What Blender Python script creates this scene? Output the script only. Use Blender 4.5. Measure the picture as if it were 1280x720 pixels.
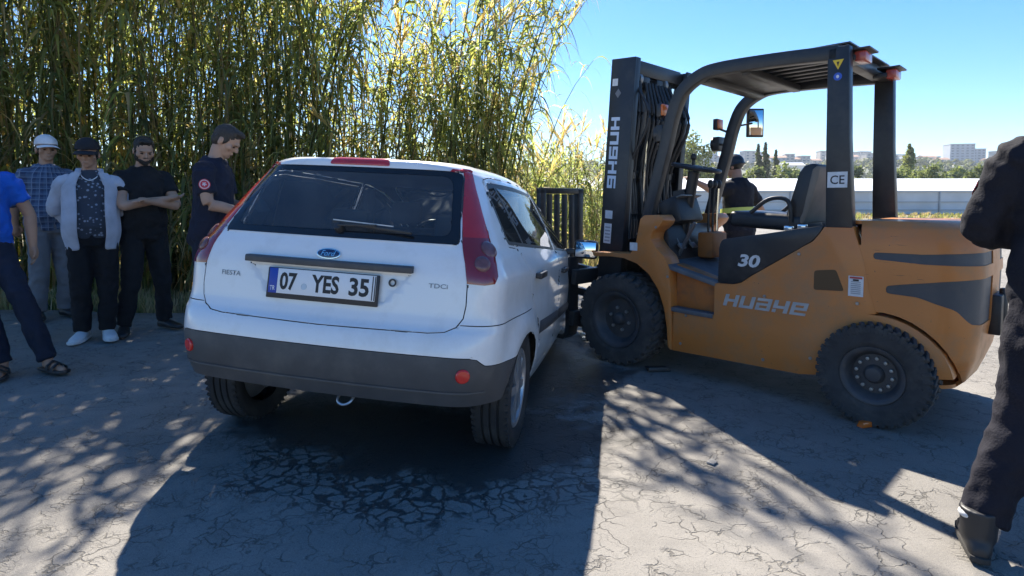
import bpy, bmesh, math, random
import numpy as np
from mathutils import Vector, Matrix, noise
R = math.radians
for o in list(bpy.data.objects):
    bpy.data.objects.remove(o, do_unlink=True)
scene = bpy.context.scene
COL = scene.collection
random.seed(7)
rng = np.random.default_rng(11)

# ------------------------------------------------------------------ camera
FPX, PPY, HORIZON, CAMH = 720.0, 290.0, 252.0, 1.235      # focal length / principal row / horizon row of the 1280x720 photo
PITCH = math.atan((PPY - HORIZON) / FPX)
cam_d = bpy.data.cameras.new('camera')
cam_d.sensor_width = 36.0
cam_d.lens = FPX / 1280.0 * 36.0
cam_d.shift_y = -(360.0 - PPY) / 1280.0
cam_d.clip_start = 0.05
cam_d.clip_end = 9000.0
cam = bpy.data.objects.new('camera', cam_d)
COL.objects.link(cam)
cam.location = (0, 0, CAMH)
cam.rotation_euler = (R(90) - PITCH, 0, 0)
scene.camera = cam

# ------------------------------------------------------------------ sky, sun, exposure
SUN_AZ, SUN_EL = R(13.0), R(45.0)        # sun stands ahead of the camera, a little to the left
world = bpy.data.worlds.new('World')
scene.world = world
world.use_nodes = True
wn = world.node_tree
for n in list(wn.nodes):
    wn.nodes.remove(n)
wo = wn.nodes.new('ShaderNodeOutputWorld')
wb = wn.nodes.new('ShaderNodeBackground')
ws = wn.nodes.new('ShaderNodeTexSky')
ws.sky_type = 'NISHITA'
ws.sun_disc = False
ws.sun_elevation = SUN_EL
ws.sun_rotation = -SUN_AZ
ws.altitude = 30
ws.air_density = 1.0
ws.dust_density = 0.15
ws.ozone_density = 4.0
wb.inputs['Strength'].default_value = 0.073
whs = wn.nodes.new('ShaderNodeHueSaturation')
whs.inputs['Saturation'].default_value = 1.32
wn.links.new(ws.outputs[0], whs.inputs['Color'])
wtn = wn.nodes.new('ShaderNodeMix'); wtn.data_type = 'RGBA'; wtn.blend_type = 'MULTIPLY'; wtn.inputs['Factor'].default_value = 1
wtn.inputs['B'].default_value = (.95, .93, 1.02, 1)
wn.links.new(whs.outputs[0], wtn.inputs['A'])
wn.links.new(wtn.outputs['Result'], wb.inputs['Color'])
wn.links.new(wb.outputs[0], wo.inputs['Surface'])
sun_d = bpy.data.lights.new('sun', 'SUN')
sun_d.energy = 5.0
sun_d.angle = R(0.53)
sun_d.color = (1.0, 0.92, 0.80)
sun = bpy.data.objects.new('sun', sun_d)
COL.objects.link(sun)
sdir = Vector((-math.sin(SUN_AZ) * math.cos(SUN_EL), math.cos(SUN_AZ) * math.cos(SUN_EL), math.sin(SUN_EL)))
sun.rotation_euler = sdir.to_track_quat('Z', 'Y').to_euler()
sun.location = sdir * 40
vs = scene.view_settings
vs.view_transform = 'Standard'
vs.look = 'None'
vs.exposure = 1.56
vs.gamma = 1.0
vs.use_curve_mapping = False

# ------------------------------------------------------------------ photo pixel -> place
def ray(px, py):
    a = (px - 640) / FPX; b = (PPY - py) / FPX
    c, s = math.cos(PITCH), math.sin(PITCH)
    return np.array([a, c + b * s, b * c - s])
def gz(x, y):
    """height of the ground: level on the right, rising gently to the left verge"""
    t = -(x + 0.1)
    if t <= 0: return 0.0
    t = min(t, 9.0)
    return 0.030 * (math.sqrt(t * t + 0.16) - 0.4)
def ground_px(px, py):
    d = ray(px, py); z = 0.0
    for _ in range(8):
        k = (z - CAMH) / d[2]; P = np.array([0, 0, CAMH]) + k * d; z = gz(P[0], P[1])
    return Vector(P)
def depth_px(px, py, Y):
    d = ray(px, py); return Vector(np.array([0, 0, CAMH]) + d * (Y / d[1]))

# ------------------------------------------------------------------ materials
MATS = {}
def nodes(m):
    m.use_nodes = True
    return m.node_tree.nodes, m.node_tree.links
def mat(name, col, rough=0.5, metal=0.0, var=0.0, vscale=6.0, bump=0.0, bscale=60.0, coat=0.0, spec=0.5, dirt=None, dscale=3.0, damt=0.5, emit=None):
    """procedural principled material: base colour with noise variation, optional dirt colour and fine bump"""
    if name in MATS: return MATS[name]
    m = bpy.data.materials.new(name); N, L = nodes(m)
    p = N['Principled BSDF']
    p.inputs['Base Color'].default_value = (*col, 1)
    p.inputs['Roughness'].default_value = rough
    p.inputs['Metallic'].default_value = metal
    p.inputs['Specular IOR Level'].default_value = spec
    if coat: p.inputs['Coat Weight'].default_value = coat; p.inputs['Coat Roughness'].default_value = 0.06
    tc = N.new('ShaderNodeTexCoord')
    if var > 0 or dirt:
        nz = N.new('ShaderNodeTexNoise'); nz.inputs['Scale'].default_value = vscale; nz.inputs['Detail'].default_value = 6
        L.new(tc.outputs['Object'], nz.inputs['Vector'])
        rp = N.new('ShaderNodeValToRGB')
        rp.color_ramp.elements[0].position = 0.3; rp.color_ramp.elements[1].position = 0.72
        lo = [max(0, c * (1 - var)) for c in col]; hi = [min(1, c * (1 + var)) for c in col]
        rp.color_ramp.elements[0].color = (*lo, 1); rp.color_ramp.elements[1].color = (*hi, 1)
        L.new(nz.outputs['Fac'], rp.inputs['Fac'])
        out = rp.outputs['Color']
        if dirt:
            n2 = N.new('ShaderNodeTexNoise'); n2.inputs['Scale'].default_value = dscale; n2.inputs['Detail'].default_value = 9; n2.inputs['Roughness'].default_value = 0.7
            L.new(tc.outputs['Object'], n2.inputs['Vector'])
            r2 = N.new('ShaderNodeValToRGB'); r2.color_ramp.elements[0].position = 0.48; r2.color_ramp.elements[1].position = 0.75
            r2.color_ramp.elements[0].color = (0, 0, 0, 1); r2.color_ramp.elements[1].color = (damt, damt, damt, 1)
            L.new(n2.outputs['Fac'], r2.inputs['Fac'])
            mx = N.new('ShaderNodeMix'); mx.data_type = 'RGBA'
            L.new(r2.outputs['Color'], mx.inputs['Factor']); L.new(out, mx.inputs['A']); mx.inputs['B'].default_value = (*dirt, 1)
            out = mx.outputs['Result']
            mr = N.new('ShaderNodeMapRange'); mr.inputs['To Min'].default_value = rough; mr.inputs['To Max'].default_value = min(1, rough + 0.4)
            L.new(r2.outputs['Color'], mr.inputs['Value']); L.new(mr.outputs['Result'], p.inputs['Roughness'])
        L.new(out, p.inputs['Base Color'])
    if bump > 0:
        nb = N.new('ShaderNodeTexNoise'); nb.inputs['Scale'].default_value = bscale; nb.inputs['Detail'].default_value = 5
        L.new(tc.outputs['Object'], nb.inputs['Vector'])
        bp = N.new('ShaderNodeBump'); bp.inputs['Strength'].default_value = bump; bp.inputs['Distance'].default_value = 0.01
        L.new(nb.outputs['Fac'], bp.inputs['Height']); L.new(bp.outputs['Normal'], p.inputs['Normal'])
    if emit: p.inputs['Emission Color'].default_value = (*emit, 1); p.inputs['Emission Strength'].default_value = 1
    MATS[name] = m
    return m
def glass(name, tint, refl=1.0, rough=0.02, ior=1.5, dust_sheen=0.0):
    """pane: tinted transparency with Fresnel reflection"""
    if name in MATS: return MATS[name]
    m = bpy.data.materials.new(name); N, L = nodes(m)
    out = N['Material Output']; N.remove(N['Principled BSDF'])
    t = N.new('ShaderNodeBsdfTransparent'); t.inputs['Color'].default_value = (*tint, 1)
    g = N.new('ShaderNodeBsdfGlossy'); g.inputs['Roughness'].default_value = rough
    fr = N.new('ShaderNodeFresnel'); fr.inputs['IOR'].default_value = ior
    mt = N.new('ShaderNodeMath'); mt.operation = 'MULTIPLY'; mt.inputs[1].default_value = refl; mt.use_clamp = True
    mx = N.new('ShaderNodeMixShader')
    L.new(fr.outputs[0], mt.inputs[0]); L.new(mt.outputs[0], mx.inputs['Fac'])
    L.new(t.outputs[0], mx.inputs[1]); L.new(g.outputs[0], mx.inputs[2]); last = mx.outputs[0]
    if dust_sheen:                                                  # dusty grey film; the pane's sky reflection is painted in with it
        df = N.new('ShaderNodeBsdfDiffuse'); df.inputs['Color'].default_value = (.42, .43, .44, 1)
        nz = N.new('ShaderNodeTexNoise'); nz.inputs['Scale'].default_value = 4; nz.inputs['Detail'].default_value = 6
        tc = N.new('ShaderNodeTexCoord'); L.new(tc.outputs['Object'], nz.inputs['Vector'])
        mr = N.new('ShaderNodeMapRange'); mr.inputs['From Min'].default_value = .3; mr.inputs['From Max'].default_value = .7; mr.inputs['To Min'].default_value = dust_sheen * .5; mr.inputs['To Max'].default_value = dust_sheen * 1.4
        L.new(nz.outputs['Fac'], mr.inputs['Value']); m2 = N.new('ShaderNodeMixShader'); L.new(mr.outputs[0], m2.inputs['Fac']); L.new(last, m2.inputs[1]); L.new(df.outputs[0], m2.inputs[2]); last = m2.outputs[0]
    L.new(last, out.inputs['Surface'])
    MATS[name] = m
    return m

# ------------------------------------------------------------------ object helpers
def tag(o, label=None, cat=None, group=None, kind=None):
    if label: o['label'] = label
    if cat: o['category'] = cat
    if group: o['group'] = group
    if kind: o['kind'] = kind
    return o
def empty(name, loc=(0, 0, 0), rot=(0, 0, 0), label=None, cat=None, group=None):
    o = bpy.data.objects.new(name, None); COL.objects.link(o)
    o.location = loc; o.rotation_euler = rot; o.empty_display_size = 0.2
    return tag(o, label, cat, group)
def link(name, me, mats, parent=None, smooth=None):
    if not isinstance(mats, (list, tuple)): mats = [mats]
    if len(me.materials) == 0:
        for m in mats: me.materials.append(m)
    o = bpy.data.objects.new(name, me); COL.objects.link(o)
    if parent: o.parent = parent
    if smooth is not None:
        if len(me.polygons): me.polygons.foreach_set('use_smooth', [True] * len(me.polygons))
        if smooth < 179: me.set_sharp_from_angle(angle=R(smooth))
        me.update()
    return o
def from_bm(name, bm, mats, parent=None, smooth=None):
    me = bpy.data.meshes.new(name); bm.to_mesh(me); bm.free()
    return link(name, me, mats, parent, smooth)
def copy_tree(o, parent=None):
    c = o.copy(); COL.objects.link(c)
    if parent: c.parent = parent
    for ch in list(o.children): copy_tree(ch, c)
    return c

class B:
    """collects shapes in one bmesh"""
    def __init__(s): s.bm = bmesh.new()
    def box(s, c, d, rot=None, tap=None):
        M = Matrix.Translation(c) @ (rot.to_4x4() if rot is not None else Matrix.Identity(4)) @ Matrix.Diagonal((d[0], d[1], d[2], 1))
        r = bmesh.ops.create_cube(s.bm, size=1.0, matrix=M); return s
    def bar(s, a, b, w, h, up=(0, 0, 1)):
        """rectangular bar from a to b, w across, h along 'up'"""
        a, b = Vector(a), Vector(b); d = (b - a); L = d.length; z = d.normalized(); u = Vector(up)
        x = u.cross(z)
        if x.length < 1e-5: x = Vector((1, 0, 0)).cross(z)
        x.normalize(); y = z.cross(x)
        M = Matrix((x, y, z)).transposed().to_4x4()
        M.translation = (a + b) / 2
        bmesh.ops.create_cube(s.bm, size=1.0, matrix=M @ Matrix.Diagonal((w, h, L, 1))); return s
    def cyl(s, a, b, r, r2=None, seg=20):
        a, b = Vector(a), Vector(b); d = b - a
        M = d.to_track_quat('Z', 'Y').to_matrix().to_4x4(); M.translation = (a + b) / 2
        bmesh.ops.create_cone(s.bm, cap_ends=True, segments=seg, radius1=r, radius2=(r if r2 is None else r2), depth=d.length, matrix=M); return s
    def ell(s, c, rad, rot=None, seg=20, rings=12):
        M = Matrix.Translation(c) @ (rot.to_4x4() if rot is not None else Matrix.Identity(4)) @ Matrix.Diagonal((rad[0], rad[1], rad[2], 1))
        bmesh.ops.create_uvsphere(s.bm, u_segments=seg, v_segments=rings, radius=1.0, matrix=M); return s
    def sweep(s, path, prof, up=(0, 0, 1), closed=True, scl=None, cap=True):
        """sweep a 2-D profile (list of (a,b)) along a path"""
        P = [Vector(p) for p in path]; n = len(P); rings = []; upv = Vector(up)
        for i, p in enumerate(P):
            t = (P[min(i + 1, n - 1)] - P[max(i - 1, 0)]).normalized()
            x = upv.cross(t)
            if x.length < 1e-4: x = Vector((1, 0, 0)).cross(t)
            x.normalize(); y = t.cross(x); k = 1 if scl is None else scl[i]
            rings.append([s.bm.verts.new(p + x * (a * k) + y * (b * k)) for a, b in prof])
        m = len(prof)
        for i in range(n - 1):
            for j in range(m if closed else m - 1):
                k = (j + 1) % m
                s.bm.faces.new((rings[i][j], rings[i][k], rings[i + 1][k], rings[i + 1][j]))
        if closed and cap:
            s.bm.faces.new(list(reversed(rings[0]))); s.bm.faces.new(rings[-1])
        return s
    def tube(s, path, r, seg=8, scl=None, up=(0, 0, 1)):
        return s.sweep(path, [(r * math.cos(2 * math.pi * i / seg), r * math.sin(2 * math.pi * i / seg)) for i in range(seg)], up=up, scl=scl)
    def prism(s, poly, f, d0, d1):
        """poly of 2-D points, f(a,b,d) -> 3-D; extruded from d0 to d1"""
        a = [s.bm.verts.new(f(p[0], p[1], d0)) for p in poly]; b = [s.bm.verts.new(f(p[0], p[1], d1)) for p in poly]
        n = len(poly)
        s.bm.faces.new(a); s.bm.faces.new(list(reversed(b)))
        for i in range(n):
            j = (i + 1) % n
            s.bm.faces.new((a[j], a[i], b[i], b[j]))
        return s
    def lathe(s, prof, c, axis, seg=32, close=True):
        """prof: list of (r, t) with t along axis from c"""
        ax = Vector(axis).normalized(); x = ax.orthogonal().normalized(); y = ax.cross(x); c = Vector(c); rings = []
        for r, t in prof:
            if r < 1e-5: rings.append([s.bm.verts.new(c + ax * t)])
            else: rings.append([s.bm.verts.new(c + ax * t + (x * math.cos(2 * math.pi * i / seg) + y * math.sin(2 * math.pi * i / seg)) * r) for i in range(seg)])
        for A, C in zip(rings[:-1], rings[1:]):
            for i in range(seg):
                j = (i + 1) % seg
                if len(A) == 1 and len(C) == 1: continue
                if len(A) == 1: s.bm.faces.new((A[0], C[j], C[i]))
                elif len(C) == 1: s.bm.faces.new((A[i], A[j], C[0]))
                else: s.bm.faces.new((A[i], A[j], C[j], C[i]))
        return s
    def done(s, name, m, parent=None, bevel=0.0, seg=2, smooth=35):
        bm = s.bm
        bmesh.ops.recalc_face_normals(bm, faces=bm.faces)
        if bevel > 0:
            es = [e for e in bm.edges if len(e.link_faces) == 2 and e.calc_face_angle(0) > R(30)]
            bmesh.ops.bevel(bm, geom=es, offset=bevel, segments=seg, affect='EDGES', profile=0.5, clamp_overlap=True)
        return from_bm(name, bm, m, parent, smooth)

def catmull(P, per=8):
    P = [np.array(p, float) for p in P]; P = [2 * P[0] - P[1]] + P + [2 * P[-1] - P[-2]]; out = []
    for i in range(1, len(P) - 2):
        for k in range(per):
            t = k / per; a, b, c, d = P[i - 1:i + 3]
            out.append(0.5 * ((2 * b) + (-a + c) * t + (2 * a - 5 * b + 4 * c - d) * t * t + (-a + 3 * b - 3 * c + d) * t ** 3))
    out.append(P[-2]); return [tuple(p) for p in out]
def rounded(poly, r, n=4):
    """round the corners of a 2-D polygon"""
    out = []; N_ = len(poly)
    for i in range(N_):
        p = np.array(poly[i], float); a = np.array(poly[i - 1], float); b = np.array(poly[(i + 1) % N_], float)
        rr = r[i] if isinstance(r, (list, tuple)) else r
        la, lb = np.linalg.norm(a - p), np.linalg.norm(b - p); k = min(rr, la * .45, lb * .45)
        if k < 1e-6: out.append(tuple(p)); continue
        A = p + (a - p) / la * k; C = p + (b - p) / lb * k
        for j in range(n + 1):
            t = j / n; out.append(tuple((1 - t) ** 2 * A + 2 * t * (1 - t) * p + t * t * C))
    return out
def inpoly(x, y, poly):
    c = False; j = len(poly) - 1
    for i in range(len(poly)):
        xi, yi = poly[i]; xj, yj = poly[j]
        if (yi > y) != (yj > y) and x < (xj - xi) * (y - yi) / (yj - yi) + xi: c = not c
        j = i
    return c
def cut_region(bm, poly, ua, va, filt, layer, pid, only=None):
    """cut the outline 'poly' (in the ua/va projection) into the faces that pass filt and give the faces inside the part id"""
    ua, va = Vector(ua), Vector(va)
    xs = [p[0] for p in poly]; ys = [p[1] for p in poly]; bx = (min(xs) - .03, max(xs) + .03, min(ys) - .03, max(ys) + .03)
    def b2(f):
        U = [v.co.dot(ua) for v in f.verts]; V = [v.co.dot(va) for v in f.verts]
        return min(U), max(U), min(V), max(V)
    cand = []
    for f in bm.faces:
        c = f.calc_center_median()
        if filt(c, f.normal):
            q = b2(f)
            if q[1] > bx[0] and q[0] < bx[1] and q[3] > bx[2] and q[2] < bx[3]: cand.append(f)
    n = len(poly)
    for i in range(n):
        p, q = poly[i], poly[(i + 1) % n]
        dx, dy = q[0] - p[0], q[1] - p[1]
        if math.hypot(dx, dy) < 1e-5: continue
        lo = (min(p[0], q[0]) - .002, max(p[0], q[0]) + .002, min(p[1], q[1]) - .002, max(p[1], q[1]) + .002)
        sel = []; rest = []
        for f in cand:
            if not f.is_valid: continue
            w = b2(f)
            if w[1] > lo[0] and w[0] < lo[1] and w[3] > lo[2] and w[2] < lo[3]: sel.append(f)
            else: rest.append(f)
        if not sel: continue
        geom = list({e for f in sel for e in f.edges}) + list({v for f in sel for v in f.verts}) + sel
        r = bmesh.ops.bisect_plane(bm, geom=geom, dist=0.0008, plane_co=ua * p[0] + va * p[1], plane_no=(ua * dy - va * dx).normalized())
        cand = rest + [g for g in r['geom'] if isinstance(g, bmesh.types.BMFace)]
    res = []
    for f in cand:
        if not f.is_valid: continue
        c = f.calc_center_median()
        if inpoly(c.dot(ua), c.dot(va), poly) and (only is None or f[layer] in only):
            f[layer] = pid; res.append(f)
    return res
def panel(src, faces, name, mats, parent, gap=0.0025, thick=0.012, edge=0.004, raise_=0.0, smooth=50):
    """copy faces into a part of its own: gap round its outline, rolled edge, thickness inwards"""
    bm = bmesh.new(); vm = {}
    for f in faces:
        vs = []
        for v in f.verts:
            if v.index not in vm: vm[v.index] = bm.verts.new(v.co)
            vs.append(vm[v.index])
        try: bm.faces.new(vs)
        except ValueError: pass
    bm.normal_update()
    bmesh.ops.remove_doubles(bm, verts=bm.verts, dist=0.0004)
    bm.normal_update()
    def shrink(d, down):
        mv = {}
        for v in bm.verts:
            be = [e for e in v.link_edges if e.is_boundary]
            if not be: continue
            acc = Vector()
            for e in be:
                f = e.link_faces[0]; t = (e.verts[1].co - e.verts[0].co).normalized()
                s_ = f.normal.cross(t)
                if s_.dot(f.calc_center_median() - e.verts[0].co) < 0: s_ = -s_
                acc += s_
            if acc.length > 1e-6: mv[v] = acc.normalized() * d - v.normal * down
        for v, m_ in mv.items(): v.co += m_
    if gap > 0: shrink(gap, 0)
    if edge > 0:
        bm.normal_update()
        be = [e for e in bm.edges if e.is_boundary]
        nrm = {v: v.normal.copy() for e in be for v in e.verts}
        r = bmesh.ops.extrude_edge_only(bm, edges=be)
        nv = [g for g in r['geom'] if isinstance(g, bmesh.types.BMVert)]
        for v in nv:
            nb = [e.other_vert(v) for e in v.link_edges if e.other_vert(v) in nrm]
            if nb: v.co -= nrm[nb[0]] * edge
    if raise_:
        bm.normal_update()
        for v in bm.verts: v.co += v.normal * raise_
    me = bpy.data.meshes.new(name); bm.to_mesh(me); bm.free()
    o = link(name, me, mats, parent)
    if thick > 0:
        md = o.modifiers.new('thickness', 'SOLIDIFY'); md.thickness = thick; md.offset = -1
        if len(o.data.materials) > 1: md.material_offset = 1
        bake(o)
    me = o.data
    me.polygons.foreach_set('use_smooth', [True] * len(me.polygons)); me.set_sharp_from_angle(angle=R(smooth))
    return o
def bake(o):
    dg = bpy.context.evaluated_depsgraph_get()
    me = bpy.data.meshes.new_from_object(o.evaluated_get(dg))
    old = o.data; o.modifiers.clear(); o.data = me; me.name = old.name
    return o
def text(name, body, m, parent, origin, xd, yd, width=None, height=None, bold=0.0, depth=0.001, shear=0.0, sub=None):
    cu = bpy.data.curves.new(name, 'FONT'); cu.body = body; cu.size = 1; cu.offset = bold; cu.shear = shear; cu.resolution_u = 3
    t = bpy.data.objects.new(name, cu); COL.objects.link(t)
    dg = bpy.context.evaluated_depsgraph_get()
    me = bpy.data.meshes.new_from_object(t.evaluated_get(dg))
    bpy.data.objects.remove(t, do_unlink=True)
    n = len(me.vertices); co = np.empty(n * 3); me.vertices.foreach_get('co', co); co = co.reshape(-1, 3)
    lo, hi = co.min(0), co.max(0); sx = width / (hi[0] - lo[0]) if width else None; sy = height / (hi[1] - lo[1]) if height else None
    if sx is None: sx = sy
    if sy is None: sy = sx
    xd, yd = np.array(xd, float), np.array(yd, float); xd /= np.linalg.norm(xd); yd /= np.linalg.norm(yd)
    co = np.array(origin) + np.outer((co[:, 0] - lo[0]) * sx, xd) + np.outer((co[:, 1] - lo[1]) * sy, yd)
    me.vertices.foreach_set('co', co.ravel()); me.materials.clear(); me.update()
    return link(name, me, m, parent)
# ================================================================== ground, road
class NT:
    """tiny helper for math node chains"""
    def __init__(s, m): s.N, s.L = nodes(m)
    def val(s, x, sock):
        if isinstance(x, (int, float)): sock.default_value = x
        else: s.L.new(x, sock)
    def m(s, op, a, b=None, c=None, clamp=False):
        n = s.N.new('ShaderNodeMath'); n.operation = op; n.use_clamp = clamp
        s.val(a, n.inputs[0])
        if b is not None: s.val(b, n.inputs[1])
        if c is not None: s.val(c, n.inputs[2])
        return n.outputs[0]
    def noise(s, vec, scale, detail=4, rough=.55, dist=0.0):
        n = s.N.new('ShaderNodeTexNoise'); n.inputs['Scale'].default_value = scale; n.inputs['Detail'].default_value = detail
        n.inputs['Roughness'].default_value = rough; n.inputs['Distortion'].default_value = dist
        s.L.new(vec, n.inputs['Vector']); return n.outputs['Fac'], n.outputs['Color']
    def edge(s, vec, scale):
        n = s.N.new('ShaderNodeTexVoronoi'); n.feature = 'DISTANCE_TO_EDGE'; n.inputs['Scale'].default_value = scale
        s.L.new(vec, n.inputs['Vector']); return n.outputs['Distance']
    def ss(s, v, a, b, lo=0.0, hi=1.0):
        n = s.N.new('ShaderNodeMapRange'); n.interpolation_type = 'SMOOTHSTEP'; s.val(v, n.inputs['Value'])
        n.inputs['From Min'].default_value = a; n.inputs['From Max'].default_value = b; n.inputs['To Min'].default_value = lo; n.inputs['To Max'].default_value = hi
        return n.outputs['Result']
    def mix(s, fac, a, b):
        n = s.N.new('ShaderNodeMix'); n.data_type = 'RGBA'; s.val(fac, n.inputs['Factor'])
        for x, k in ((a, 'A'), (b, 'B')):
            if isinstance(x, tuple): n.inputs[k].default_value = (*x, 1)
            else: s.L.new(x, n.inputs[k])
        return n.outputs['Result']
    def vadd(s, a, b, k):
        n = s.N.new('ShaderNodeVectorMath'); n.operation = 'MULTIPLY_ADD'
        s.L.new(b, n.inputs[0]); n.inputs[1].default_value = (k, k, k); s.L.new(a, n.inputs[2]); return n.outputs[0]

def asphalt():
    m = bpy.data.materials.new('old_asphalt'); t = NT(m); p = t.N['Principled BSDF']
    tc = t.N.new('ShaderNodeTexCoord').outputs['Object']
    big, _ = t.noise(tc, 0.55, 5, .6); mid, _ = t.noise(tc, 5, 6, .65); fine, _ = t.noise(tc, 140, 3, .7); _, wc = t.noise(tc, 2.6, 4)
    gra, _ = t.noise(tc, 420, 2, .6)
    col = t.mix(t.ss(big, .35, .68), (.195, .184, .167), (.270, .254, .229))
    col = t.mix(t.ss(mid, .4, .7, 0, .55), col, (.160, .151, .137))
    col = t.mix(t.ss(fine, .52, .70, 0, .7), col, (.10, .098, .094))
    col = t.mix(t.ss(gra, .57, .70, 0, .8), col, (.42, .39, .35))
    _, wc2 = t.noise(tc, 16, 4); wv = t.vadd(t.vadd(tc, wc, .36), wc2, .07)
    e1 = t.edge(wv, 8.0); e2 = t.edge(wv, 18.0)
    patch, _ = t.noise(tc, .9, 3)
    c1 = t.ss(e1, .006, .032, 1, 0)
    c2 = t.m('MULTIPLY', t.ss(e2, .006, .05, .75, 0), t.ss(patch, .38, .56))
    brk, _ = t.noise(tc, 7, 3)
    cr = t.m('MULTIPLY', t.m('MAXIMUM', c1, c2), t.ss(brk, .40, .58))
    col = t.mix(t.m('MULTIPLY', cr, .6), col, (.05, .047, .043))
    # wet patch that leaked from the car and ran along the cracks
    sp = t.N.new('ShaderNodeSeparateXYZ'); t.L.new(tc, sp.inputs[0]); X, Y = sp.outputs[0], sp.outputs[1]
    n1, _ = t.noise(tc, 3.2, 6, .62); n2, _ = t.noise(tc, 9, 5, .6)
    def ell(cx, cy, rx, ry):
        a = t.m('DIVIDE', t.m('SUBTRACT', X, cx), rx); b = t.m('DIVIDE', t.m('SUBTRACT', Y, cy), ry)
        return t.m('SQRT', t.m('ADD', t.m('MULTIPLY', a, a), t.m('MULTIPLY', b, b)))
    wob = t.m('MULTIPLY', t.m('SUBTRACT', n1, .5), 1.5); wob = t.m('ADD', wob, t.m('MULTIPLY', t.m('SUBTRACT', n2, .5), .55))
    d1 = t.m('ADD', t.m('MINIMUM', ell(-.22, 2.92, .86, .52), ell(-.88, 3.1, .62, .34)), wob)
    d1 = t.m('MINIMUM', d1, t.m('ADD', ell(.1, 4.2, .75, 1.0), wob))
    solid = t.ss(d1, .72, 1.05, 1, 0)
    d2 = t.m('ADD', ell(-.40, 2.80, 1.12, .78), t.m('MULTIPLY', wob, .7))
    wcr = t.m('SUBTRACT', t.edge(wv, 12.0), t.m('MULTIPLY', t.m('SUBTRACT', 1.0, d2), .16))
    net = t.m('MULTIPLY', t.ss(wcr, -.01, .075, .95, 0), t.ss(d2, .75, 1.08, 1, 0))
    wet = t.m('MAXIMUM', solid, net)
    wetc = t.mix(.80, col, (.022, .022, .023))
    col = t.mix(wet, col, wetc)
    t.L.new(col, p.inputs['Base Color'])
    t.L.new(t.ss(wet, 0, 1, .9, .42), p.inputs['Roughness'])
    p.inputs['Specular IOR Level'].default_value = .3
    h = t.m('ADD', t.m('MULTIPLY', fine, .35), t.m('MULTIPLY', gra, .3)); h = t.m('SUBTRACT', h, t.m('MULTIPLY', cr, .8))
    h = t.m('ADD', h, t.m('MULTIPLY', mid, .5))
    bp = t.N.new('ShaderNodeBump'); bp.inputs['Strength'].default_value = .8; bp.inputs['Distance'].default_value = .008
    t.L.new(h, bp.inputs['Height']); t.L.new(bp.outputs[0], p.inputs['Normal'])
    return m
def soil():
    m = bpy.data.materials.new('dry_soil'); t = NT(m); p = t.N['Principled BSDF']
    tc = t.N.new('ShaderNodeTexCoord').outputs['Object']
    a, _ = t.noise(tc, .35, 6, .65); b, _ = t.noise(tc, 4, 6, .7); c, _ = t.noise(tc, 60, 3)
    col = t.mix(t.ss(a, .35, .65), (.20, .155, .095), (.12, .115, .055))
    col = t.mix(t.ss(b, .42, .7, 0, .8), col, (.30, .245, .155))
    col = t.mix(t.ss(c, .55, .7, 0, .6), col, (.09, .075, .045))
    t.L.new(col, p.inputs['Base Color']); p.inputs['Roughness'].default_value = .95
    bp = t.N.new('ShaderNodeBump'); bp.inputs['Distance'].default_value = .03; t.L.new(b, bp.inputs['Height']); t.L.new(bp.outputs[0], p.inputs['Normal'])
    return m
M_ASPH, M_SOIL = asphalt(), soil()

def grid(xs, ys, fz):
    nx, ny = len(xs), len(ys); V = [(x, y, fz(x, y)) for y in ys for x in xs]
    F = [(j * nx + i, j * nx + i + 1, (j + 1) * nx + i + 1, (j + 1) * nx + i) for j in range(ny - 1) for i in range(nx - 1)]
    return V, F
xs = [-1640, -1100, -600, -200, -80, -40, -20, -14] + list(np.arange(-11, 12.1, .5)) + [15, 20, 30, 50, 80, 140, 300, 700, 1400, 2280]
ys = [-40, -30, -15, -8] + list(np.arange(-5, 16.1, .6)) + [18, 21, 25, 30, 36, 44, 55, 70, 90, 120, 180, 280, 500, 790]
V, F = grid(xs, ys, lambda x, y: gz(x, y) - .05 + (.02 * noise.noise(Vector((x * .7, y * .7, 0))) if abs(x) < 14 and y < 17 else 0))
me = bpy.data.meshes.new('ground'); me.from_pydata(V, [], F)
tag(link('ground', me, M_SOIL, smooth=180), kind='structure')

def road_edge(x):
    k = [(-40, 5.6), (-12, 5.75), (-5, 5.8), (-3, 5.9), (-1.6, 6.3), (-.4, 7.6), (.8, 10.5), (2.5, 15), (6, 24), (10, 31), (40, 33), (90, 34)]
    return float(np.interp(x, [a for a, _ in k], [b for _, b in k])) + .10 * noise.noise(Vector((x * 2.1, 3.3, 0))) + .05 * noise.noise(Vector((x * 9, 1.3, 0)))
xs = [-40, -25, -16] + list(np.arange(-12, 12.05, .2)) + list(np.arange(13, 40, 1.5)) + [50, 70, 90]
ts = np.linspace(0, 1, 36)
V = []; F = []; n = len(xs)
for t in ts:
    for x in xs:
        y = -7 + (road_edge(x) + 7) * t
        V.append((x, y, gz(x, y)))
for j in range(len(ts) - 1):
    for i in range(n - 1): F.append((j * n + i, j * n + i + 1, (j + 1) * n + i + 1, (j + 1) * n + i))
b0 = len(V)                                                # crumbling edge of the tarmac drops to the soil
for x in xs: V.append((x, road_edge(x) + .05, gz(x, 0) - .06))
L_ = (len(ts) - 1) * n
for i in range(n - 1): F.append((L_ + i, L_ + i + 1, b0 + i + 1, b0 + i))
me = bpy.data.meshes.new('road'); me.from_pydata(V, [], F)
tag(link('road', me, M_ASPH, smooth=60), kind='structure')

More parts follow.
